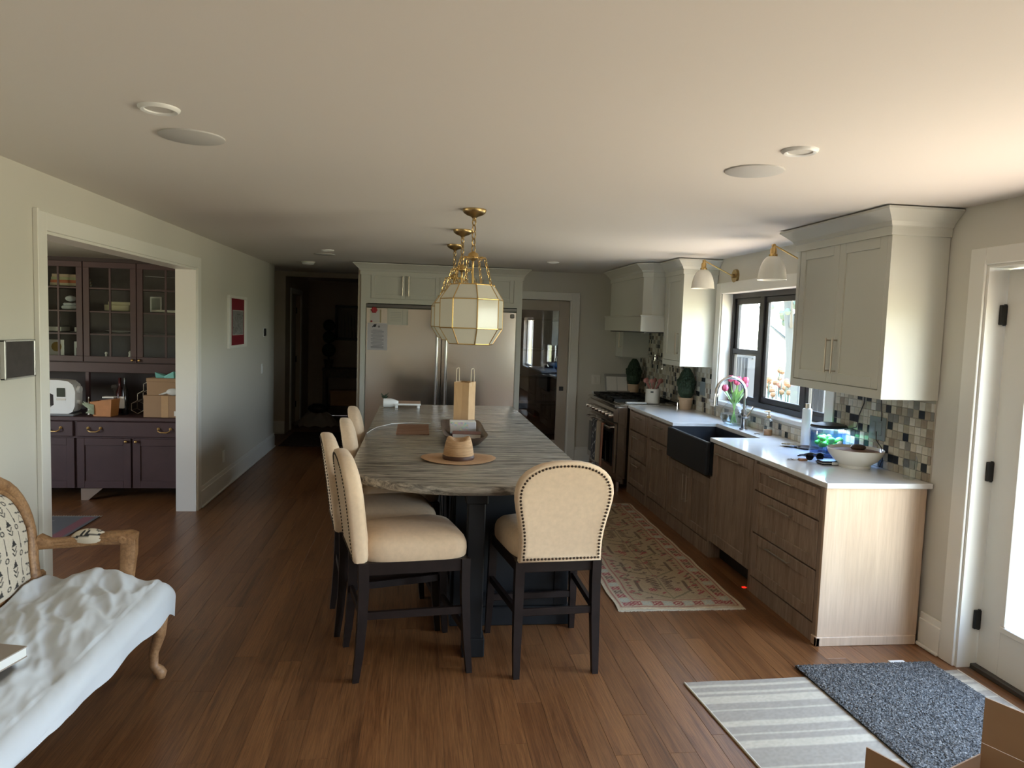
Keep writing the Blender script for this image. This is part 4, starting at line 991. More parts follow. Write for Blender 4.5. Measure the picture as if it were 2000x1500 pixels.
obj('gravel', B().loft([tank_ring(.003, .108), tank_ring(.025, .110)]), plain('blue_gravel', (.03, .06, .22), .7, var=.5, vs=200), t)
m_aqua = plain('aquarium_plant', (.14, .62, .06), .5); b = B()
for k in range(22):
    a = k*2.4; r = .02+.07*(k/22); x, y = tx+r*math.cos(a), ty+r*.8*math.sin(a); b.sph((x, y, ZK+.06+.07*((k*7 % 22)/22)), .016+.012*((k*5) % 7)/7, 8, 6, 1, 1, .8)
obj('plants', b, m_aqua, t, 60); obj('ornament', B().sph((tx+.05, ty-.06, ZK+.075), .03, 12, 8, .7, .7, 1.3), plain('orange_rock', (.42, .24, .06), .6), t, 60)
# white bowl with wooden spoons / bread
t = thing('white_bowl', 'wide white ceramic bowl with brown contents near the counter end', 'bowl', (2.655, 4.08, ZK)); bx, by = 2.652, 4.085
obj('bowl_shell', B().lathe([(.088, 0), (.092, .012), (.088, .018), (.125, .045), (.155, .085), (.163, .112), (.159, .115), (.148, .085), (.115, .045), (.02, .025)], (bx, by, ZK), 40), m_offw, t, 50)
obj('contents', B().lathe([(.12, .07), (.148, .088), (.14, .10), (.08, .105), (.01, .107)], (bx, by, ZK), 32), plain('brown_bread', (.24, .13, .085), .75, var=.25, vs=30), t, 50)
obj('wooden_scoop', B().sph((bx+.03, by+.02, ZK+.118), .04, 14, 10, 1.2, .8, .5), m_darkw, t, 60)
# small clear cup and soap bottle
t = thing('clear_cup', 'clear plastic-wrapped cup at the counter end against the tiles', 'cup', (2.765, 3.74, ZK))
obj('cup_body', B().lathe([(.028, 0), (.032, .004), (.038, .11), (.036, .11), (.030, .008)], (2.765, 3.74, ZK), 20), m_glass, t, 40); obj('wrapper', B().lathe([(.033, .06), (.04, .10), (.03, .135), (.012, .15)], (2.765, 3.74, ZK), 9, cap=(False, False)), m_glass, t)
t = thing('glass_bottle', 'small labelled clear bottle on the window sill\'s right end', 'bottle', (2.875, 4.66, 1.071))
obj('bottle', B().lathe([(.026, 0), (.028, .005), (.028, .09), (.012, .11), (.012, .13)], (2.855, 4.655, 1.071), 18), m_glass, t, 50); obj('label_band', B().lathe([(.0286, .02), (.0286, .075)], (2.855, 4.655, 1.071), 18, cap=(False, False)), m_paper, t, 50); obj('cap', B().cyl((2.855, 4.655, 1.20), (2.855, 4.655, 1.225), .013, n=14), m_pull, t, 40)
# outlet plates and cords on the backsplash
m_plate = plain('grey_blue_plate', (.20, .235, .24), .4)
t = thing('outlet_plate', 'wide grey-blue outlet plate on the tiles behind the white bowl', 'outlet', (XR-.015, 4.12, 1.15))
obj('plate', B().box(XR-.020, XR-.0135, 4.04, 4.20, 1.08, 1.222, .002), m_plate, t)
for y in (4.075, 4.135): obj('receptacle', B().box(XR-.0225, XR-.019, y, y+.034, 1.11, 1.19, .002), m_plate, t)
t = thing('outlet_plate', 'grey-blue outlet plate on the tiles left of the window', 'outlet', (XR-.015, 7.0, 1.14)); obj('plate', B().box(XR-.020, XR-.0135, 6.86, 6.99, 1.08, 1.215, .002), m_plate, t); obj('receptacle', B().box(XR-.0225, XR-.019, 6.90, 6.95, 1.11, 1.185, .002), m_plate, t)
m_cord = plain('black_cord', (.02, .02, .022), .5)
solo('power_cord', B().tube([(XR-.03, 4.25, 1.374), (XR-.02, 4.27, 1.29), (XR-.022, 4.31, 1.21), (XR-.03, 4.315, 1.13), (2.77, 4.40, 1.10)], .003, 6), m_cord, 'thin black cord from under the wall cabinet down to the fish tank', 'cord', None, 60)
solo('power_cord', B().tube([(XR-.03, 4.09, 1.374), (XR-.02, 4.085, 1.24), (XR-.024, 4.08, 1.2)], .003, 6), m_cord, 'thin black cord from the wall cabinet to the wide outlet plate', 'cord', None, 60)
solo('power_cord', B().tube([(XR-.024, 4.12, 1.13), (XR-.035, 4.10, 1.08), (XR-.03, 4.05, 1.04), (XR-.025, 4.04, .97), (XR-.03, 4.06, .92)], .003, 6), m_cord, 'thin black cord from the outlet plate down behind the white bowl', 'cord', None, 60)
# topiaries, crock, cookbook, board
def topiary(x, y, lab, h, r):
    t = thing('topiary', lab, 'plant', (x, y, ZK), 'potted cone topiaries')
    obj('pot', B().lathe([(.052, 0), (.056, .004), (.068, .10), (.074, .102), (.074, .122), (.066, .122), (.06, .10)], (x, y, ZK), 6 if False else 24), m_terra, t, 40)
    b = B(); g = random.Random(3)
    for k in range(420):
        u = g.random()**.8; a = g.random()*2*PI; rr = r*(math.sin(PI*min(1, .18+.82*(1-u)))**.5 if u < .6 else (1-u)**.6*1.3+.1); z = .125+u*h
        b.sph((x+rr*math.cos(a), y+rr*math.sin(a), ZK+z), .012+.006*g.random(), 5, 4)
    b.lathe([(r*.6, .12), (r*.97, .17), (r*.97, .12+h*.55), (r*.6, .12+h*.88), (.01, .12+h)], (x, y, ZK), 16)
    obj('foliage', b, m_leaf, t)
topiary(2.715, 7.12, 'dark green topiary in a pale clay pot, near the window', .29, .085)
topiary(2.66, 8.78, 'dark green topiary in the far corner beyond the range', .30, .09)
t = thing('utensil_crock', 'cream crock of pink-brown wooden utensils on the range', 'crock', (2.52, 7.60, .9225)); x, y, z = 2.52, 7.59, .9225
obj('crock_body', B().lathe([(.075, 0), (.079, .004), (.079, .15), (.082, .156), (.079, .16), (.072, .155), (.072, .02)], (x, y, z), 28), m_offw, t, 40); obj('emblem', B().box(x-.05, x-.02, y-.083, y-.077, z+.12, z+.135), m_black, t)
m_uten = plain('pink_wood_utensil', (.34, .14, .12), .6)
for k, lab in enumerate(('wooden utensil leaning right in the cream crock', 'wooden utensil at the back right of the cream crock', 'wooden utensil at the back left of the cream crock', 'wooden utensil leaning left in the cream crock', 'wooden utensil at the front left of the cream crock', 'wooden utensil at the front right of the cream crock')):
    a = k*1.05; dx, dy = .045*math.cos(a), .045*math.sin(a)
    u = solo('wooden_utensil', B().tube([(x-dx*.3, y-dy*.3, z+.03), (x+dx, y+dy, z+.17), (x+dx*1.9, y+dy*1.9, z+.235)], [.006, .007, .008], 7).sph((x+dx*2.0, y+dy*2.0, z+.245), .022, 8, 6, 1, .5, 1.2), m_uten, 'reddish '+lab, 'utensil', 'utensils in the crock', 60)
t = thing('cookbook_stand', 'open cookbook leaning on a stand beyond the range', 'book', (2.46, 8.85, ZK))
Mx = Matrix.Translation((2.46, 8.80, ZK+.012)) @ Matrix.Rotation(R(-20), 4, 'X')
obj('stand', B().box(-.15, .15, 0, .012, 0, .24, .003).box(-.15, .15, -.05, 0, -.006, .008, .002).tf(Mx), plain('grey_stand', (.30, .29, .27), .5), t)
obj('book_pages', B().box(-.13, -.002, -.014, -.001, .012, .20).box(.002, .13, -.014, -.001, .012, .20).tf(Mx), m_paper, t)
solo('cutting_board', B().box(2.20, 2.42, 7.47, 7.52, .923, .941, .003), m_white, 'white board edge lying on the range\'s near side', 'board')
# pot filler
t = thing('pot_filler', 'chrome folding pot-filler tap on the tiles over the range', 'faucet', (XR-.02, 8.45, 1.41))
obj('wall_flange', B().cyl((XR-.014, 8.62, 1.41), (XR-.03, 8.62, 1.41), .03, n=18), m_chrome, t, 40)
obj('swing_arm', B().tube([(XR-.03, 8.62, 1.41), (XR-.06, 8.62, 1.41), (XR-.07, 8.58, 1.41), (XR-.12, 8.12, 1.41)], .009, 8).cyl((XR-.115, 8.14, 1.43), (XR-.115, 8.14, 1.36), .012, n=10).tube([(XR-.115, 8.14, 1.37), (XR-.12, 7.90, 1.37), (XR-.12, 7.86, 1.34), (XR-.12, 7.86, 1.28)], .009, 8), m_chrome, t, 50)
# towels over the oven bar
def towel(y0, y1, img, lab, zb):
    def F(u, v):
        y = y0+(y1-y0)*u; w = .004*math.sin(u*PI*3)
        if v < .12: a = v/.12*PI; return (2.02+.014*math.cos(a), y, .667+.014*math.sin(a))
        k = (v-.12)/.88; return (2.006-.006*k+w, y, .667-(.667-zb)*k)
    return tag(sheet('oven_towel', img, F, m_fabp), lab, 'towel', 'towels on the oven bar')
im = Img(30, 60, (.03, .03, .035))
for k in range(12): im.line(3+(k % 3)*10, 3+k*5, 9+(k % 3)*9, 6+k*5, 1.5, (.5, .48, .45))
for k in range(10): im.disc(24-(k % 3)*8, 6+k*6, 1.8, (.45, .43, .4), .8)
towel(7.98, 8.17, im, 'black and white patterned towel on the oven bar', .215)
im = Img(30, 60, (.42, .34, .24)); im.rect(20, 0, 30, 60, (.50, .40, .27)); im.rect(10, 0, 13, 60, (.52, .44, .34)); towel(7.77, 7.955, im, 'tan and cream towel hanging between the others on the oven bar', .22)
im = Img(20, 60, (.40, .13, .08)); im.rect(6, 0, 10, 60, (.48, .30, .20)); im.rect(14, 0, 17, 60, (.5, .2, .12)); towel(7.66, 7.755, im, 'rust-red striped towel nearest the counter on the oven bar', .20)
t = thing('switch_plate', 'beige switch plate on the back wall beside the range', 'switch', (2.24, YB, 1.06))
obj('plate', B().box(2.183, 2.302, YB-.007, YB, 1.0, 1.125, .002), m_offw, t)
for x in (2.21, 2.255): obj('rocker', B().box(x, x+.025, YB-.011, YB-.006, 1.03, 1.095, .002), m_offw, t)

# ------------------------------------------------------------ rugs
def kitchen_rug():
    w, h = 108, 350; tan = (.32, .235, .135); red = (.25, .04, .035); blue = (.33, .33, .27); brn = (.11, .06, .028); crm = (.46, .37, .245); olv = (.17, .14, .07)
    im = Img(w, h, tan)
    im.rect(0, 0, w, 3, crm); im.rect(0, h-3, w, h, crm); im.rect(0, 0, 3, h, crm); im.rect(w-3, 0, w, h, crm)
    def band(x0, y0, x1, y1):
        im.rect(x0, y0, x1, y1, crm)
    for (x0, y0, x1, y1) in ((4, 4, w-4, 18), (4, h-18, w-4, h-4), (4, 4, 17, h-4), (w-17, 4, w-4, h-4)): im.rect(x0, y0, x1, y1, (.38, .30, .19))
    def flower(x, y, c, r=4.6):
        im.disc(x, y, r, c); im.disc(x, y, r*.62, crm); im.disc(x, y, r*.34, c)
        for a in range(4): im.line(x, y, x+r*1.35*math.cos(a*PI/2+.78), y+r*1.35*math.sin(a*PI/2+.78), 1.2, c)
    for k in range(11): 
        x = 10+k*8.8
        for y in (11, h-11): flower(x, y, red if k % 2 else blue, 4.2)
    for k in range(38):
        y = 10+k*9.0
        for x in (10.5, w-10.5): flower(x, y, (red, blue, red, brn)[k % 4], 4.0)
    for (x0, y0, x1, y1) in ((18, 18, w-18, 18), (18, h-18, w-18, h-18), (18, 18, 18, h-18), (w-18, 18, w-18, h-18), (4, 4, w-4, 4), (4, h-4, w-4, h-4), (4, 4, 4, h-4), (w-4, 4, w-4, h-4)): im.line(x0, y0, x1, y1, 1.1, red)
    cy = 38; k = 0
    while cy < h-30:
        cx = w/2
        im.line(cx, cy-16, cx-22, cy, 2.0, olv); im.line(cx, cy-16, cx+22, cy, 2.0, olv); im.line(cx-22, cy, cx-22, cy+24, 2.0, brn); im.line(cx+22, cy, cx+22, cy+24, 2.0, brn)
        im.line(cx, cy-14, cx, cy+34, 1.6, olv)
        for s in (-1, 1):
            flower(cx+s*11, cy+4, red if k % 2 == 0 else brn, 3.6)
            for q in range(7): im.line(cx+s*3, cy+8+q*4, cx+s*9, cy+5+q*4, 1.9, brn)
            for q in range(5): im.disc(cx+s*30, cy+q*7, 2.2, brn if q % 2 else red, .8)
            im.line(cx+s*26, cy-8, cx+s*33, cy-2, 2.2, red); im.line(cx+s*26, cy+28, cx+s*33, cy+34, 2.2, brn)
            im.line(cx+s*8, cy+30, cx+s*18, cy+34, 2.2, brn)
        im.disc(cx, cy+38, 3.6, red, 1.2); cy += 52; k += 1
    for q in range(170):
        x, y = 20+RNG.random()*(w-40), 20+RNG.random()*(h-40); c = (brn, olv, brn, red)[q % 4]
        if q % 3 == 0: im.line(x, y, x+5, y, 1.7, c); im.line(x+5, y, x+5, y+4, 1.5, c)
        elif q % 3 == 1: im.disc(x, y, 1.5, c)
        else: im.line(x, y, x+3, y+3, 1.7, c)
    im.noise(.14)
    x0, x1, y0, y1 = 1.232, 2.038, 4.175, 6.81
    def F(u, v): return (x0+(x1-x0)*u+.045*v+.004*math.sin(v*40), y0+(y1-y0)*v+.006*math.sin(u*9), .009+.0012*math.sin(u*31+v*60))
    t = thing('runner_rug', 'long tan oriental runner rug with red floral border beside the island', 'rug', (1.65, 5.5, 0))
    sheet('rug_pile', im, F, m_rugp, t, (0, 0, -.0085))
    b = B()
    for k in range(150):
        x = x0+(x1-x0)*k/149; b.box(x, x+.0035, y0-.018-.008*random.random(), y0+.002, .001, .005)
    tag(obj('fringe', b, plain('rug_fringe', (.62, .57, .46), .9), t), kind='stuff')
kitchen_rug()
def striped_rug():
    w, h = 120, 110; im = Img(w, h, (.29, .25, .20)); crm = (.46, .405, .315); g = (.305, .265, .215)
    y = 0; k = 0
    for y0, y1, c in ((0, 6, g), (6, 7, crm), (7, 18, g), (18, 19, crm), (19, 24, g), (24, 28, crm), (28, 38, g), (38, 39, crm), (39, 44, g), (44, 45, crm), (45, 57, g), (57, 62, crm), (62, 66, g), (66, 67, crm), (67, 72, g), (72, 76, crm), (76, 84, g), (84, 85, crm), (85, 90, g), (90, 96, crm), (96, 98, g), (98, 100, crm), (100, 104, g), (104, 106, crm), (106, 110, g)): im.rect(0, h-y1, w, h-y0, c)
    im.a = im.a[::-1].copy(); im.noise(.09)
    P00, P10, P01, P11 = Vector((1.40, 2.10, .006)), Vector((2.80, 2.13, .006)), Vector((1.312, 3.262, .006)), Vector((2.80, 3.305, .006))
    def F(u, v): p = P00.lerp(P10, u).lerp(P01.lerp(P11, u), v); p.z += .001*math.sin(u*20); return p
    t = thing('striped_rug', 'flat woven beige and grey striped rug by the patio door, partly under the dark mat', 'rug', (2.1, 2.7, 0))
    sheet('weave', im, F, m_rugp, t, (0, 0, -.0058))
    mb = plain('rug_binding', (.55, .50, .42), .9)
    for a, c in ((P00, P01), (P10, P11)): obj('edge_binding', B().tube([a+(c-a)*(k/12)+Vector((0, 0, -.001)) for k in range(13)], .0055, 6), mb, t, 60)
striped_rug()
def shag_mat():
    w, h = 190, 250; im = Img(w, h, (.1, .11, .12)); r = RNG.random((h, w))
    pal = np.array([(.014, .0145, .015), (.045, .045, .045), (.085, .085, .085), (.17, .166, .158), (.30, .285, .26)]); im.a = pal[np.digitize(r, [.26, .52, .78, .95])]
    Z = RNG.random((h, w))*.007
    x0, x1, y0, y1 = 1.945, 2.70, 2.36, 3.385
    def F(u, v):
        i, j = int(round(u*(w-1))), int(round(v*(h-1))); e = min(1, min(u, 1-u)*30, min(v, 1-v)*30)
        return (x0+(x1-x0)*u+.035*(1-v)+(random.random()-.5)*.003, y0+(y1-y0)*v+(random.random()-.5)*.003, .013+Z[j, i]+.006*e)
    t = thing('shag_mat', 'thick dark blue-grey flecked shag mat lying over the striped rug', 'mat', (2.32, 2.9, .007))
    sheet('pile', im, F, m_rugp, t)
    obj('backing', B().prism([(x0+.038, y0+.004), (x1+.031, y0+.004), (x1-.003, y1-.004), (x0+.003, y1-.004)], .0075, .016), m_black, t)
shag_mat()
solo('paper_slip', B().box(2.50, 2.585, 3.40, 3.435, .0005, .003), m_paper, 'small white paper slip on the floor at the edge of the shag mat', 'paper')

# ------------------------------------------------------------ open cardboard box at lower right
t = thing('cardboard_box', 'open brown cardboard box with raised flaps at the lower right', 'box', (1.75, 1.7, 0))
A0, A1 = Vector((1.334, 1.898, 0)), Vector((1.932, 2.148, 0)); dn = Vector((.045, -.095, 0)).normalized()*.5
def wall(p, q, z0, z1, th=.005):
    n = (q-p).normalized(); n = Vector((-n.y, n.x, 0))*th/2
    return B().loft([[p-n+Vector((0, 0, z)), q-n+Vector((0, 0, z)), q+n+Vector((0, 0, z)), p+n+Vector((0, 0, z))] for z in (z0, z1)])
obj('side_panel', wall(A0, A0+dn, .012, .34), m_card, t); obj('side_panel', wall(A1, A1+dn, .012, .34), m_card, t)
obj('end_panel', wall(A0, A1, .012, .30), m_card, t); obj('end_panel', wall(A0+dn, A1+dn, .012, .34), m_card, t)
obj('flap', wall(A0, A0+dn, .342, .5), m_card, t); obj('flap', wall(A1, A1+dn, .342, .5), m_card, t)
obj('bottom_panel', B().loft([[p+Vector((0, 0, z)) for p in (A0, A1, A1+dn, A0+dn)] for z in (.008, .013)]), m_card, t)

# ------------------------------------------------------------ settee with a thrown sheet
t = thing('settee', 'carved beech settee with black and cream patterned back, seat hidden by a white sheet', 'settee', (-1.45, 2.7, 0))
SX = -1.70; SY0, SY1 = 1.75, 3.462
def back_pts(ins=0):
    y1, y0, zt, zb, r = SY1-ins, SY0+ins, .985-ins, .50+ins, .27-ins*.6
    P = [(y1-.035, zb), (y1-.025, zb+.08), (y1-.004, zb+.15), (y1, zb+.22)]
    for k in range(0, 9): a = k*PI/2/8; P.append((y1-r+r*math.cos(a), zt-.0-r+r*math.sin(a)))
    P += [((y0+y1)/2, zt+.025)]
    for k in range(0, 9): a = PI/2+k*PI/2/8; P.append((y0+r+r*math.cos(a), zt-r+r*math.sin(a)))
    P += [(y0, zb+.22), (y0+.004, zb+.15), (y0+.025, zb+.08), (y0+.035, zb)]
    return P
lean = lambda z: SX-.16*(z-.5)
obj('back_frame', B().tube([(lean(z), y, z) for y, z in back_pts()], .031, 10).tube([(lean(z)+.02, y, z) for y, z in back_pts(.032)], .010, 6), m_walnut, t, 60)
# upholstered back: printed panel
im = Img(330, 100, (.60, .54, .45)); K = (.018, .018, .02)
def motif_row(x, kind):
    # x across (y direction in the room); drawn with v = height
    if kind == 0:
        for q in range(5):
            y = 5+q*19; im.tri([(x-4, y), (x+4, y), (x, y+6)], K)
            for e in (10, 14): im.line(x-4, y+e+3, x, y+e, 1.2, K); im.line(x+4, y+e+3, x, y+e, 1.2, K)
    elif kind == 1:
        for q in range(4):
            y = 8+q*25; im.disc(x, y, 3, K, 1.8); im.line(x, y+5, x+.5, y+20, 1.2, K)
    else:
        for q in range(5): im.line(x-5, 8+q*20, x+5, 10+q*20, 1.3, K); im.line(x-5, 8+q*20, x-5, 18+q*20, 1.3, K); im.line(x-5, 18+q*20, x+5, 20+q*20, 1.3, K)
        for q in range(4): im.line(x-4, 14+q*24, x, 18+q*24, 1.4, K); im.line(x+4, 14+q*24, x, 18+q*24, 1.4, K)
x = 8; k = 0
while x < 326: motif_row(x, (2, 1, 0, 1, 0)[k % 5]); x += 12.5; k += 1
im.noise(.05)
import bisect
def inside_half(z):
    # usable half-length of the panel at height z, following the rounded frame
    P = back_pts(.030); zs = sorted([(pz, py) for py, pz in P if py > (SY0+SY1)/2])
    for (za, ya), (zb, yb) in zip(zs, zs[1:]):
        if za <= z <= zb: return ya+(yb-ya)*(z-za)/max(zb-za, 1e-6)
    return zs[0][1] if z < zs[0][0] else zs[-1][1]
YC = (SY0+SY1)/2
def FB(u, v):
    z = .505+v*.452; hy = inside_half(min(z, .954))-YC; y = YC+(hy)*(1-2*u)
    e = min(1, 9*min(u, 1-u))*min(1, 6*min(v+.05, 1-v)); return (lean(z)+.006+.035*e**.5, y, z)
sheet('back_cushion', im, FB, m_fabp, t)
# far arm, pad, posts
def sweep(P, sec):
    rings = []
    for i, p in enumerate(P):
        p = Vector(p); t_ = (Vector(P[min(i+1, len(P)-1)])-Vector(P[max(i-1, 0)])).normalized(); side = Vector((0, 1, 0)); up = side.cross(t_).normalized()
        w, h = sec[i]; c = .3
        rings.append([p+side*(w*a)+up*(h*q) for a, q in ((-1, -1+c), (-1+c, -1), (1-c, -1), (1, -1+c), (1, 1-c), (1-c, 1), (-1+c, 1), (-1, 1-c))])
    return B().loft(rings)
b = sweep([(SX+.0, 3.48, .655), (SX+.05, 3.485, .645), (-1.58, 3.495, .647), (-1.45, 3.50, .662), (-1.37, 3.50, .668), (-1.31, 3.50, .668), (-1.286, 3.50, .664)], [(.030, .034), (.022, .022), (.024, .023), (.026, .026), (.028, .030), (.029, .031), (.026, .026)])
b2 = sweep([(-1.318, 3.50, .66), (-1.318, 3.50, .60), (-1.326, 3.50, .52), (-1.34, 3.50, .40)], [(.028, .033), (.026, .033), (.024, .030), (.026, .03)]); b.add(b2.v, b2.f)
b.cyl((-1.335, 3.476, .665), (-1.335, 3.466, .665), .018, n=14).cyl((-1.335, 3.468, .665), (-1.335, 3.462, .665), .008, n=10)
for dz in (-.010, .008): b.tube([(SX+.07, 3.462, .645+dz), (-1.58, 3.471, .647+dz), (-1.45, 3.474, .662+dz), (-1.36, 3.472, .668+dz)], .0035, 5)
obj('arm', b, m_walnut, t, 50)
im2 = Img(40, 24, (.62, .56, .46)); im2.tri([(14, 16), (24, 16), (19, 10)], K)
for a in (4, 9): im2.line(8+a, 5, 12+a, 9, 1.6, K); im2.line(28-a, 20, 33-a, 17, 1.6, K)
im2.line(2, 4, 38, 7, 1.2, K); im2.line(4, 20, 30, 21, 1.5, K); im2.disc(30, 12, 3, K, 1.8)
def FP(u, v):
    a = -.5+v*(PI+1.0)-.0; x = -1.565+.155*u; s = math.sin(PI*min(max(u, .02), .98))**.45
    return (x, 3.498-.036*s*math.cos(a), .668+.042*s*math.sin(a))
sheet('arm_pad', im2, FP, m_fabp, t)
b = B().box(-1.70, -1.19, 3.45, 3.50, .34, .40, .012).box(-1.70, -1.19, SY0, SY0+.06, .34, .40, .012).box(-1.23, -1.18, SY0, 3.50, .345, .40, .012).box(-1.74, -1.68, SY0, 3.51, .32, .52, .012)
obj('seat_rail', b, m_walnut, t)
obj('seat_cushion', B().box(-1.68, -1.19, SY0+.03, 3.47, .39, .445, .03), m_linen, t)
def cab(x, y, sx): return B().tube([(x, y, .36), (x+sx*.030, y, .29), (x+sx*.026, y, .21), (x+sx*.0, y, .12), (x-sx*.0, y, .06), (x+sx*.022, y, .035), (x+sx*.034, y, .022), (x+sx*.03, y, .0)], [.040, .036, .029, .022, .021, .027, .026, .020], 12)
for x, y, s in ((-1.205, 3.475, 1), (-1.205, SY0+.04, 1), (-1.70, 3.475, -1), (-1.70, SY0+.04, -1)): obj('leg', cab(x, y, s), m_walnut, t, 60)
# sheet
from mathutils import noise as mnoise
def wr(x, y):
    n = 0
    for a, fx, fy, sh in ((.014, 5.5, 1.9, 1.5), (.009, 11, 3.6, 1.6), (.003, 24, 8, .7)):
        q = mnoise.noise(Vector((x*fx+sh*y*fy, y*fy-sh*x*2, a*100)))
        n += a*(1-abs(q)*3.2)
    return n
def FS(u, v):
    y = 1.70+(3.525-1.70)*v; s = u*.98
    hem = .325+.06*(3.2-y)+.008*math.sin(9*y)
    edge = .60
    if s < edge: x = -1.665+s*.80; z = .462
    else:
        k = (s-edge)/(.98-edge); a = min(1, k/.25)*PI/2
        x = -1.665+edge*.80+.06*math.sin(a)+.008*math.sin(14*y)*k; z = .462-.06*(1-math.cos(a))-max(0, k-.25)/.75*(.462-.06-hem)
    c = min(1, s/edge); z += .03*math.sin(PI*c) if s < edge else 0
    w = wr(x, y)*(1.0 if s < edge else .35)
    z += .05*max(0, 1-s/.10)*(.6+.4*math.sin(8*y))
    far = max(0, (y-3.45)/.135)
    z -= .09*far**1.5
    if 3.30 < y < 3.56 and s < edge: z += .03*math.sin((y-3.30)/.26*PI)*max(0, math.sin(s*5.2+.2))
    x += w*.25; z += w*.9
    return (x, y, z)
b = B().grid(FS, 130, 220)
o = solo('white_sheet', b, m_cloth, 'white cotton sheet thrown over the settee seat, wrinkled and hanging at the front', 'sheet', None, 80)
md = o.modifiers.new('thick', 'SOLIDIFY'); md.thickness = .004; md.offset = 1
t = thing('white_book', 'white-edged book lying on the sheet at the left frame edge', 'book', (-1.5, 2.5, .50))
Mx = Matrix.Translation((-1.47, 2.50, .523)) @ Matrix.Rotation(R(-14), 4, 'Z')
obj('cover', B().box(-.14, .14, -.12, .12, .034, .038).box(-.14, .14, -.12, .12, 0, .004).tf(Mx), plain('taupe_cover', (.33, .28, .24), .6), t); obj('pages', B().box(-.138, .138, -.118, .118, .004, .034).tf(Mx), m_white, t)

# ------------------------------------------------------------ left wall fittings
t = thing('wall_frame', 'square dark panel in a thin silver frame on the left wall at the frame edge', 'picture', (XL, 3.75, 1.47))
b = B(); y0, y1, z0, z1 = 3.60, 3.872, 1.377, 1.562
b.box(XL, XL+.022, y0, y1, z0, z0+.009, .002).box(XL, XL+.022, y0, y1, z1-.009, z1, .002).box(XL, XL+.022, y0, y0+.012, z0, z1, .002).box(XL, XL+.022, y1-.012, y1, z0, z1, .002)
obj('frame', b, plain('silver_frame', (.5, .5, .5), .3, .8), t); obj('dark_panel', B().box(XL+.001, XL+.014, y0+.01, y1-.01, z0+.008, z1-.008), plain('dark_slate', (.05, .043, .043), .6, var=.15, vs=20), t)
t = thing('framed_print', 'grey print on deep red mat in a white frame on the left wall', 'picture', (XL, 7.94, 1.66))
y0, y1, z0, z1 = 7.56, 8.31, 1.387, 1.925; b = B(); w = .085
b.box(XL, XL+.025, y0, y1, z0, z0+.03, .003).box(XL, XL+.025, y0, y1, z1-.03, z1, .003).box(XL, XL+.025, y0, y0+w, z0+.03, z1-.03, .003).box(XL, XL+.025, y1-w, y1, z0+.03, z1-.03, .003)
obj('frame', b, m_trim, t); obj('red_mat', B().box(XL+.001, XL+.012, y0+w, y1-w, z0+.03, z1-.03), plain('red_mat', (.17, .008, .018), .7), t)
im = Img(40, 30, (.20, .19, .19)); 
for k in range(60): im.line(RNG.random()*40, RNG.random()*30, RNG.random()*40, RNG.random()*30, .6, tuple([.10+.22*RNG.random()]*3))
im.rect(0, 0, 40, 1, (.5, .48, .45)); im.rect(0, 29, 40, 30, (.5, .48, .45)); im.rect(0, 0, 1, 30, (.5, .48, .45)); im.rect(39, 0, 40, 30, (.5, .48, .45))
sheet('grey_print', im, lambda u, v: (XL+.0135, 7.725+.46*u, 1.777-.258*v), m_print, t)
t = thing('thermostat', 'small dark thermostat on the left wall near the hall', 'thermostat', (XL, 9.3, 1.53)); obj('body', B().box(XL, XL+.02, 9.26, 9.345, 1.484, 1.578, .006), m_black, t); obj('backplate', B().box(XL, XL+.006, 9.25, 9.355, 1.475, 1.587, .003), m_white, t)
t = thing('light_switch', 'white light switch on the left wall near the hall', 'switch', (XL, 9.18, 1.09)); obj('plate', B().box(XL, XL+.007, 9.14, 9.22, 1.03, 1.148, .002), m_white, t); obj('rocker', B().box(XL+.006, XL+.013, 9.165, 9.195, 1.055, 1.12, .002), m_white, t)
t = thing('wall_outlet', 'white outlet low on the left wall under the framed print', 'outlet', (XL, 7.43, .32)); obj('plate', B().box(XL, XL+.007, 7.39, 7.465, .264, .382, .002), m_white, t); obj('receptacle', B().box(XL+.006, XL+.011, 7.41, 7.445, .29, .36, .002), m_white, t)

# ------------------------------------------------------------ dining-room hutch
t = thing('hutch', 'dark plum-brown hutch with glazed upper doors seen through the left opening', 'cabinet', (-3.0, 7.2, 0))
HB = 6.90; HU = 7.12
obj('counter_slab', B().box(-3.95, -1.98, HB-.02, 7.49, .735, .77, .005), m_hutch, t)
obj('base_carcass', B().box(-3.93, -2.0, HB+.02, 7.48, .115, .735), m_hutch, t)
for x0, x1, ks in ((-3.90, -3.068, (-3.72, -3.22)), (-3.038, -2.09, (-2.885, -2.285))):
    dr = obj('drawer', B().box(x0, x1, HB-.002, HB+.022, .588, .728, .006), m_hutch, t)
    for kx in ks:
        b = B()
        for s in (-1, 1): b.cyl((kx+s*.052, HB-.002, .668), (kx+s*.052, HB-.012, .668), .013, n=10).sph((kx+s*.052, HB-.014, .668), .009, 8, 6)
        b.tube([(kx-.052, HB-.014, .668), (kx-.05, HB-.03, .65), (kx-.025, HB-.034, .638), (kx+.025, HB-.034, .638), (kx+.05, HB-.03, .65), (kx+.052, HB-.014, .668)], .0055, 7)
        obj('bail_pull', b, m_brass, dr, 50)
for x0, x1, kx in ((-3.90, -3.49, -3.52), (-3.485, -3.058, -3.46), (-3.038, -2.578, -2.613), (-2.562, -2.09, -2.528)):
    dd = frontY('door', t, x0, x1, .12, .575, HB-.002, m_hutch, .065)
    obj('knob', B().cyl((kx, HB-.004, .55), (kx, HB-.02, .55), .006, n=8).sph((kx, HB-.026, .55), .015, 12, 8), m_brass, dd, 50)
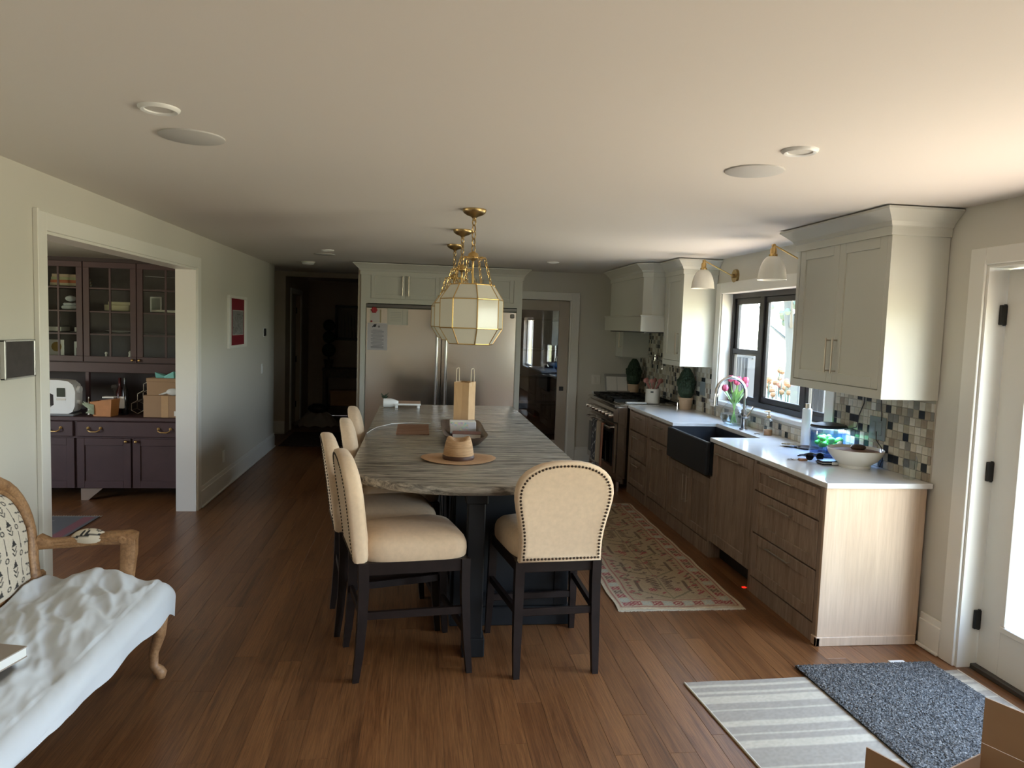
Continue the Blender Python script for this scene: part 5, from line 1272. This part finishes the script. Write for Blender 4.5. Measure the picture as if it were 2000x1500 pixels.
for x in (-3.9, -3.02, -2.16):
    obj('foot', B().loft([[(x, y, .115), (x+.19, y, .115), (x+.06, y, .0), (x, y, .0)] for y in (HB+.03, HB+.05)]), plain('bare_wood_foot', (.26, .19, .14), .6), t)
# upper part: carcass, shelves, glazed doors
b = B().box(-3.93, -2.0, 7.46, 7.49, .77, 2.2).box(-3.93, -3.90, HU, 7.46, .77, 2.2).box(-2.03, -2.0, HU, 7.46, .77, 2.2).box(-3.93, -2.0, HU-.02, 7.49, 2.165, 2.2).box(-3.9, -2.03, HU, 7.46, 1.165, 1.25)
obj('upper_carcass', b, m_hutchin, t)
b = B().box(-3.05, -3.022, HU+.0, HU+.04, .77, 1.16).box(-3.93, -2.0, HU-.012, HU+.02, 1.155, 1.245, .003)
obj('apron', b, m_hutch, t)
for z in (1.50, 1.705, 1.92): obj('shelf', B().box(-3.89, -2.04, HU+.06, 7.46, z, z+.02), m_hutchin, t)
for x0, x1, kx in ((-3.90, -3.485, -3.52), (-3.48, -3.066, -3.44), (-3.058, -2.600, -2.632), (-2.594, -2.09, -2.573)):
    b = B(); w = .052; z0, z1 = 1.252, 2.165
    b.box(x0, x1, HU-.012, HU+.012, z0, z0+w, .002).box(x0, x1, HU-.012, HU+.012, z1-w, z1, .002).box(x0, x0+w, HU-.012, HU+.012, z0+w, z1-w, .002).box(x1-w, x1, HU-.012, HU+.012, z0+w, z1-w, .002)
    dd = obj('glazed_door', b, m_hutch, t); xm = (x0+x1)/2
    b = B().box(xm-.008, xm+.008, HU-.006, HU+.006, z0+w, z1-w)
    for z in (1.505, 1.712, 1.925): b.box(x0+w, x1-w, HU-.005, HU+.005, z-.006, z+.006)
    obj('muntins', b, m_hutch, dd); obj('pane', B().box(x0+w, x1-w, HU-.002, HU+.002, z0+w, z1-w), glass('hutch_glass', (.9, .92, .9), .6), dd)
    obj('knob', B().cyl((kx, HU-.012, 1.275), (kx, HU-.022, 1.275), .006, n=8).sph((kx, HU-.028, 1.275), .013, 12, 8), m_brass, dd, 50)
# things behind the glass
SH = {1: 1.2515, 2: 1.5215, 3: 1.7265, 4: 1.9415}
cols = [(.50, .45, .32), (.45, .14, .06), (.40, .42, .25), (.55, .42, .30)]
for k in range(4):
    book('book', (-3.24, 7.30, SH[4]+k*.0265), .2, .28-.01*k, .026, R(90+2*k-3), plain('book_cover_%d' % k, cols[k], .7), ('green-spined book at the bottom of the stack', 'rust-red book second from the bottom of the stack', 'olive book third from the bottom of the stack', 'tan book on top of the stack')[k]+' on the hutch\'s top left shelf', 'books on the top hutch shelf')
solo('folded_napkins', B().box(-3.30, -3.16, 7.22, 7.40, SH[3], SH[3]+.035, .012).box(-3.29, -3.17, 7.23, 7.39, SH[3]+.036, SH[3]+.06, .012).sph((-3.22, 7.24, SH[3]+.10), .05, 12, 8, 1, .6, .55), m_cloth, 'stack of folded white napkins behind the left glass door of the hutch', 'napkins', None, 50)
solo('letter_box', B().box(-2.93, -2.71, 7.24, 7.42, SH[3], SH[3]+.055, .004).box(-2.90, -2.70, 7.25, 7.41, SH[3]+.0555, SH[3]+.085, .003), plain('cream_card', (.52, .47, .30), .7), 'cream paper boxes stacked behind the middle glass door of the hutch', 'boxes')
solo('glass_jar', B().lathe([(.03, 0), (.034, .01), (.03, .06), (.016, .075), (.02, .09), (.01, .13)], (-2.87, 7.28, SH[4]), 16), m_glass, 'glass jar on the top shelf behind the middle hutch door', 'jar', None, 50)
t2 = thing('standing_photo', 'pale photo frame standing behind the right hutch door', 'frame', (-2.48, 7.3, SH[3])); obj('frame', B().box(-2.545, -2.44, 7.30, 7.315, SH[3], SH[3]+.145, .003), m_white, t2); obj('photo', B().box(-2.53, -2.455, 7.297, 7.301, SH[3]+.015, SH[3]+.13), plain('grey_photo', (.22, .25, .22), .5), t2)
solo('platter_stack', B().box(-2.50, -2.2, 7.20, 7.27, SH[3], SH[3]+.022, .006), m_offw, 'white platter edge on the middle shelf behind the right hutch door', 'platter')
solo('curtain_rod', B().cyl((-2.535, 7.17, 2.055), (-2.28, 7.17, 2.05), .004, n=8).sph((-2.535, 7.17, 2.055), .006, 8, 6).sph((-2.28, 7.17, 2.05), .006, 8, 6), m_chrome, 'thin bright rod high behind the right hutch door', 'rod', None, 50)
solo('oval_platter', B().lathe([(.03, 0), (.12, .012), (.15, .018), (.145, .02), (.1, .014), (.01, .004)], (-2.79, 7.29, SH[2]), 28, sy=.7), m_offw, 'pale oval platter on the lower shelf behind the middle hutch door', 'platter', None, 40)
solo('candlestick', B().lathe([(.02, 0), (.012, .01), (.008, .02), (.010, .07), (.016, .075), (.008, .09)], (-2.90, 7.20, SH[1]), 12), m_offw, 'small pale candlestick at the bottom of the hutch\'s middle door', 'candlestick', None, 50)
solo('figurine', B().lathe([(.032, 0), (.028, .02), (.014, .06), (.012, .075), (.016, .09), (.004, .105)], (-2.69, 7.20, SH[1]), 12), m_offw, 'small white figurine at the bottom right of the hutch\'s middle door', 'figurine', None, 50)
solo('small_bell', B().lathe([(.014, 0), (.012, .02), (.005, .035), (.004, .05)], (-2.53, 7.19, SH[1]), 12), m_chrome, 'tiny bright bell at the bottom of the right hutch door', 'bell', None, 50)
t2 = thing('illustrated_card', 'white card with a golden flower at the bottom of the far left hutch door', 'card', (-3.36, 7.25, SH[1])); obj('card', B().box(-3.44, -3.29, 7.25, 7.256, SH[1], SH[1]+.19), m_paper, t2); obj('flower', B().cyl((-3.355, 7.249, SH[1]+.125), (-3.355, 7.247, SH[1]+.125), .045, n=12), plain('gold_flower', (.32, .20, .04), .6), t2)
solo('white_box', B().box(-3.44, -3.3, 7.22, 7.40, SH[2], SH[2]+.04, .003), m_paper, 'white box end on the lower left hutch shelf', 'box'); solo('white_box', B().box(-3.185, -3.12, 7.22, 7.40, SH[2], SH[2]+.04, .003), m_paper, 'white box end beside the lower hinge of the left hutch door', 'box')
t2 = thing('framed_snapshot', 'bright framed snapshot at the bottom of the left hutch door', 'frame', (-3.15, 7.22, SH[1])); obj('frame', B().box(-3.19, -3.115, 7.22, 7.228, SH[1], SH[1]+.18, .002), m_white, t2); obj('photo', B().box(-3.17, -3.118, 7.217, 7.221, SH[1]+.02, SH[1]+.12), plain('dark_photo', (.06, .04, .03), .4), t2)
# on the hutch counter
HZ = .7705
t2 = thing('sewing_machine', 'rounded white sewing machine with a small dark screen on the hutch', 'sewing machine', (-3.25, 7.0, HZ))
def sring(y, k): return [(x, y, z) for x, z in [(-3.50+.0, HZ+.02*k), (-3.12, HZ+.02*k), (-3.07, HZ+.05), (-3.055, HZ+.10), (-3.055, HZ+.22), (-3.075, HZ+.285-.01*(1-k)), (-3.12, HZ+.315-.015*(1-k)), (-3.50, HZ+.325-.015*(1-k))]]
def mach():
    b = B(); prof = [(-3.50, HZ+.205), (-3.265, HZ+.205), (-3.235, HZ+.19), (-3.232, HZ+.10), (-3.265, HZ+.075), (-3.50, HZ+.075), (-3.50, HZ+.02), (-3.12, HZ+.015), (-3.075, HZ+.04), (-3.056, HZ+.09), (-3.052, HZ+.22), (-3.07, HZ+.28), (-3.11, HZ+.312), (-3.18, HZ+.322), (-3.50, HZ+.328)]
    return b.loft([[(x, y, z) for x, z in prof] for y in (6.915, 7.06)])
obj('body', mach(), m_white, t2, 35); obj('screen', B().box(-3.205, -3.135, 6.908, 6.916, HZ+.172, HZ+.252, .003), plain('lcd_screen', (.05, .06, .045), .2), t2)
obj('hand_wheel', B().cyl((-3.055, 6.98, HZ+.235), (-3.03, 6.98, HZ+.235), .038, .034, 18).cyl((-3.054, 6.97, HZ+.125), (-3.03, 6.97, HZ+.125), .022, n=14), m_white, t2, 40); obj('button_row', B().box(-3.21, -3.13, 6.911, 6.916, HZ+.14, HZ+.158, .002), m_offw, t2); obj('base_plate', B().box(-3.5, -3.06, 6.90, 7.07, HZ, HZ+.02, .006), plain('grey_base', (.2, .21, .22), .4), t2)
solo('small_figurine', B().lathe([(.014, 0), (.010, .02), (.012, .05), (.006, .09), (.009, .10), (.003, .115)], (-3.0, 7.06, HZ+.05), 10).lathe([(.02, 0), (.016, .05)], (-3.0, 7.06, HZ), 10), m_chrome, 'small bright figurine right of the sewing machine', 'figurine', None, 50)
t2 = thing('wooden_crate', 'tilted orange-brown wooden box with pale leaves at its left', 'box', (-2.83, 6.98, HZ)); Mx = Matrix.Translation((-2.83, 6.99, HZ)) @ Matrix.Rotation(R(-9), 4, 'Z') @ Matrix.Rotation(R(0), 4, 'Y')
m_crate = plain('orange_wood', (.42, .17, .05), .5, var=.12, vs=12)
obj('crate_body', B().loft([[(-.075, -.06, 0), (.085, -.06, 0), (.085, .06, 0), (-.075, .06, 0)], [(-.10, -.07, .13), (.10, -.07, .155), (.10, .07, .155), (-.10, .07, .13)], [(-.09, -.06, .131), (.09, -.06, .156), (.09, .06, .156), (-.09, .06, .131)], [(-.07, -.05, .02), (.075, -.05, .02), (.075, .05, .02), (-.07, .05, .02)]]).tf(Mx), m_crate, t2)
b = B()
for k in range(9): 
    a = k*.7; b.tube([(-2.90, 6.93, HZ+.02+.01*k), (-2.935-.01*math.cos(a), 6.92, HZ+.04+.008*k), (-2.965+.03*math.sin(a), 6.915, HZ+.03+.013*k)], [.006, .014, .003], 5)
obj('dried_leaves', b, plain('pale_sage_leaf', (.36, .42, .30), .8), t2, 60)
solo('paper_pad', B().box(-2.86, -2.76, 7.0, 7.08, HZ+.158, HZ+.172, .002), m_paper, 'pale paper pad lying on top of the wooden box', 'paper')
solo('dark_bottle', B().lathe([(.03, 0), (.033, .01), (.033, .20), (.012, .25), (.012, .31), (.014, .315), (.014, .33)], (-2.79, 7.22, HZ), 18), plain('dark_bottle_glass', (.06, .012, .012), .12), 'dark red glass bottle behind the wooden box on the hutch', 'bottle', None, 50)
solo('goblet', B().lathe([(.03, 0), (.008, .008), (.005, .09), (.03, .12), (.034, .15), (.024, .165)], (-2.80, 7.12, HZ+.11), 16).lathe([(.035, 0), (.035, .11)], (-2.80, 7.12, HZ), 12), m_glass, 'small pink-tinged goblet on a stand behind the wooden box', 'goblet', None, 50)
solo('tall_bottle', B().lathe([(.026, 0), (.028, .01), (.028, .22), (.010, .27), (.010, .34)], (-2.70, 7.10, HZ), 16), m_bglass, 'tall dark bottle right of the wooden box', 'bottle', None, 50)
solo('bottle_label', B().box(-2.735, -2.69, 7.05, 7.07, HZ+.06, HZ+.17, .004), m_paper, 'blue-white labelled packet leaning on the tall dark bottle', 'packet')
t2 = thing('wire_rack', 'brass wire hexagon bottle rack beside the cardboard boxes', 'rack', (-2.52, 7.05, HZ)); b = B(); rh = .062
def hexa(cx, cz):
    for yy in (7.14, 7.28): b.tube([(cx+rh*math.cos(k*PI/3+PI/6), yy, cz+rh*math.sin(k*PI/3+PI/6)) for k in range(6)], .0035, 6, closed=True)
    for k in range(6): b.cyl((cx+rh*math.cos(k*PI/3+PI/6), 7.14, cz+rh*math.sin(k*PI/3+PI/6)), (cx+rh*math.cos(k*PI/3+PI/6), 7.28, cz+rh*math.sin(k*PI/3+PI/6)), .003, n=5)
for cx, cz in ((-2.605, HZ+.066), (-2.497, HZ+.066), (-2.551, HZ+.159), (-2.443, HZ+.159), (-2.497, HZ+.252), (-2.389, HZ+.066)): hexa(cx, cz)
obj('wire_frame', b, plain('aged_brass_wire', (.50, .44, .34), .35, .7), t2, 50)
t2 = thing('moving_box', 'larger tan cardboard box at the bottom of the stack on the hutch', 'box', (-2.3, 7.0, HZ), 'cardboard boxes on the hutch'); obj('box_body', B().box(-2.475, -2.13, 6.92, 7.11, HZ, HZ+.20, .002), m_card, t2); obj('tape_seam', B().box(-2.32, -2.26, 6.918, 6.921, HZ, HZ+.20), m_kraft, t2); obj('shipping_label', B().box(-2.21, -2.14, 6.917, 6.921, HZ+.015, HZ+.06), m_paper, t2)
t2 = thing('moving_box', 'smaller tan cardboard box on top of the stack with teal tissue on it', 'box', (-2.3, 7.0, HZ+.2), 'cardboard boxes on the hutch'); obj('box_body', B().box(-2.45, -2.13, 6.935, 7.10, HZ+.2005, HZ+.355, .002), m_card, t2); obj('lid_edge', B().box(-2.453, -2.127, 6.93, 7.103, HZ+.325, HZ+.357, .002), m_card, t2)
b = B().loft([[(-2.38, 6.96, HZ+.358), (-2.30, 6.96, HZ+.358), (-2.30, 7.06, HZ+.358), (-2.38, 7.06, HZ+.358)], [(-2.385, 6.95, HZ+.41), (-2.31, 6.98, HZ+.372), (-2.31, 7.05, HZ+.38), (-2.385, 7.05, HZ+.40)]]).loft([[(-2.30, 6.95, HZ+.358), (-2.22, 6.95, HZ+.358), (-2.22, 7.05, HZ+.358), (-2.30, 7.05, HZ+.358)], [(-2.31, 6.96, HZ+.374), (-2.225, 6.95, HZ+.42), (-2.225, 7.05, HZ+.41), (-2.30, 7.05, HZ+.37)]])
solo('teal_tissue', b, m_tealp, 'folded teal tissue paper on top of the boxes', 'tissue')
solo('plastic_pouch', B().sph((-2.22, 6.93, HZ+.235), .055, 14, 10, 1.1, .5, .6).tube([(-2.27, 6.93, HZ+.23), (-2.31, 6.92, HZ+.215), (-2.34, 6.915, HZ+.21)], [.012, .008, .003], 6), plain('clear_pouch', (.62, .63, .62), .15), 'clear plastic pouch at the front of the cardboard boxes', 'pouch', None, 60)
im = Img(90, 90, (.05, .045, .045)); 
for k in range(140): x, y = RNG.random()*90, RNG.random()*90; im.line(x, y, x+4*RNG.random()-2, y+4*RNG.random()-2, 1.1, ((.02, .02, .03), (.16, .14, .14), (.10, .02, .03))[k % 3])
im.rect(83, 0, 88, 90, (.14, .008, .014)); im.rect(0, 88, 90, 90, (.12, .11, .10))
t2 = thing('dining_rug', 'dark patterned rug with a red edge on the dining-room floor', 'rug', (-3.2, 5.6, 0)); sheet('rug_pile', im, lambda u, v: (-4.2+1.58*u, 4.6+1.75*v, .008), m_rugp, t2, (0, 0, -.0075))
b = B()
for k in range(80): x = -4.2+1.58*k/79; b.box(x, x+.006, 6.35, 6.385, .001, .004)
tag(obj('fringe', b, plain('dining_rug_fringe', (.5, .46, .38), .9), t2), kind='stuff')

# ------------------------------------------------------------ dim hall
t = thing('hall_console', 'dark narrow console table against the hall\'s end wall', 'table', (-1.2, 12.9, 0))
obj('table_top', B().box(-1.62, -.8, 12.5, 12.9, .86, .90, .006), m_darkw, t); obj('lower_shelf', B().box(-1.6, -.82, 12.52, 12.88, .22, .25), m_darkw, t); obj('apron', B().box(-1.6, -.82, 12.53, 12.55, .74, .86), m_darkw, t)
for x in (-1.61, -.85):
    for y in (12.51, 12.85): obj('leg', B().box(x, x+.05, y, y+.05, 0, .86, .004), m_darkw, t)
solo('wicker_basket', B().box(-1.50, -.90, 12.56, 12.86, .251, .50, .02).box(-1.51, -.89, 12.55, 12.87, .48, .52, .012), m_kraft, 'brown wicker basket on the console\'s lower shelf in the hall', 'basket')
t = thing('topiary', 'dark three-ball topiary standing on the hall console', 'plant', (-1.53, 12.65, .9)); b = B()
for z, r in ((1.20, .115), (1.42, .105), (1.62, .10)): b.sph((-1.53, 12.65, z), r, 18, 12)
obj('foliage', b, m_leaf, t, 60); obj('stem', B().cyl((-1.53, 12.65, 1.0), (-1.53, 12.65, 1.6), .012, n=8), m_bark, t); obj('pot', B().lathe([(.06, 0), (.08, .12), (.085, .14)], (-1.53, 12.65, .901), 20), m_darkw, t, 40)
t = thing('hall_picture', 'large black-framed grey picture on the hall\'s end wall', 'picture', (-1.2, 13.28, 1.67))
b = B(); x0, x1, z0, z1 = -1.50, -.85, 1.36, 1.98; b.box(x0, x1, 13.25, 13.295, z0, z0+.05, .004).box(x0, x1, 13.25, 13.295, z1-.05, z1, .004).box(x0, x0+.05, 13.25, 13.295, z0, z1, .004).box(x1-.05, x1, 13.25, 13.295, z0, z1, .004)
obj('frame', b, m_black, t); im = Img(40, 40, (.30, .28, .25)); 
for k in range(9): im.line(4+k*4, 6+RNG.random()*8, 4+k*4+RNG.random()*3, 38, 1.6, tuple([.05+.2*RNG.random()]*3))
sheet('picture_print', im, lambda u, v: (x0+.05+(x1-x0-.1)*u, 13.285, z1-.05-(z1-z0-.1)*v), m_print, t)
d = struct_empty('door_4', (-2.05, 11.98, 0)); obj('door_leaf', B().box(-2.075, -2.035, 11.56, 12.39, .01, 2.09, .004), m_bdoor, d); b = B()
b.box(-1.97, -1.95, 11.45, 11.55, 0, 2.18, .003).box(-1.97, -1.95, 12.4, 12.5, 0, 2.18, .003).box(-1.97, -1.95, 11.55, 12.4, 2.1, 2.18, .003); obj('door_casing', b, m_trim, d)
for z in (.25, 1.0, 1.8): obj('hinge', B().box(-2.04, -2.02, 12.375, 12.395, z, z+.1), m_black, d)
b = B(); g = random.Random(4)
def FL(u, v):
    a = u*2*PI; k = v; x = -1.62+.36*k*math.cos(a)*(1+.12*math.sin(3*a)); y = 11.95+.22*k*math.sin(a)*(1+.15*math.cos(2*a)); return (x, y, .012+.20*(1-k**2.2)*(1+.25*math.sin(5*a+3*k))+.015*math.sin(11*a)*k)
solo('laundry_bundle', B().grid(FL, 48, 12), plain('dusty_cloth', (.34, .30, .27), .9), 'slumped pale cloth bundle on the dim hall floor', 'bundle', None, 70)
solo('dark_bag', B().sph((-1.60, 11.93, .285), .13, 16, 10, 1.25, .8, .62).tube([(-1.70, 11.85, .30), (-1.66, 11.80, .37), (-1.56, 11.80, .37), (-1.52, 11.85, .30)], .01, 7), m_black, 'black handbag lying on top of the cloth bundle in the hall', 'bag', None, 50)
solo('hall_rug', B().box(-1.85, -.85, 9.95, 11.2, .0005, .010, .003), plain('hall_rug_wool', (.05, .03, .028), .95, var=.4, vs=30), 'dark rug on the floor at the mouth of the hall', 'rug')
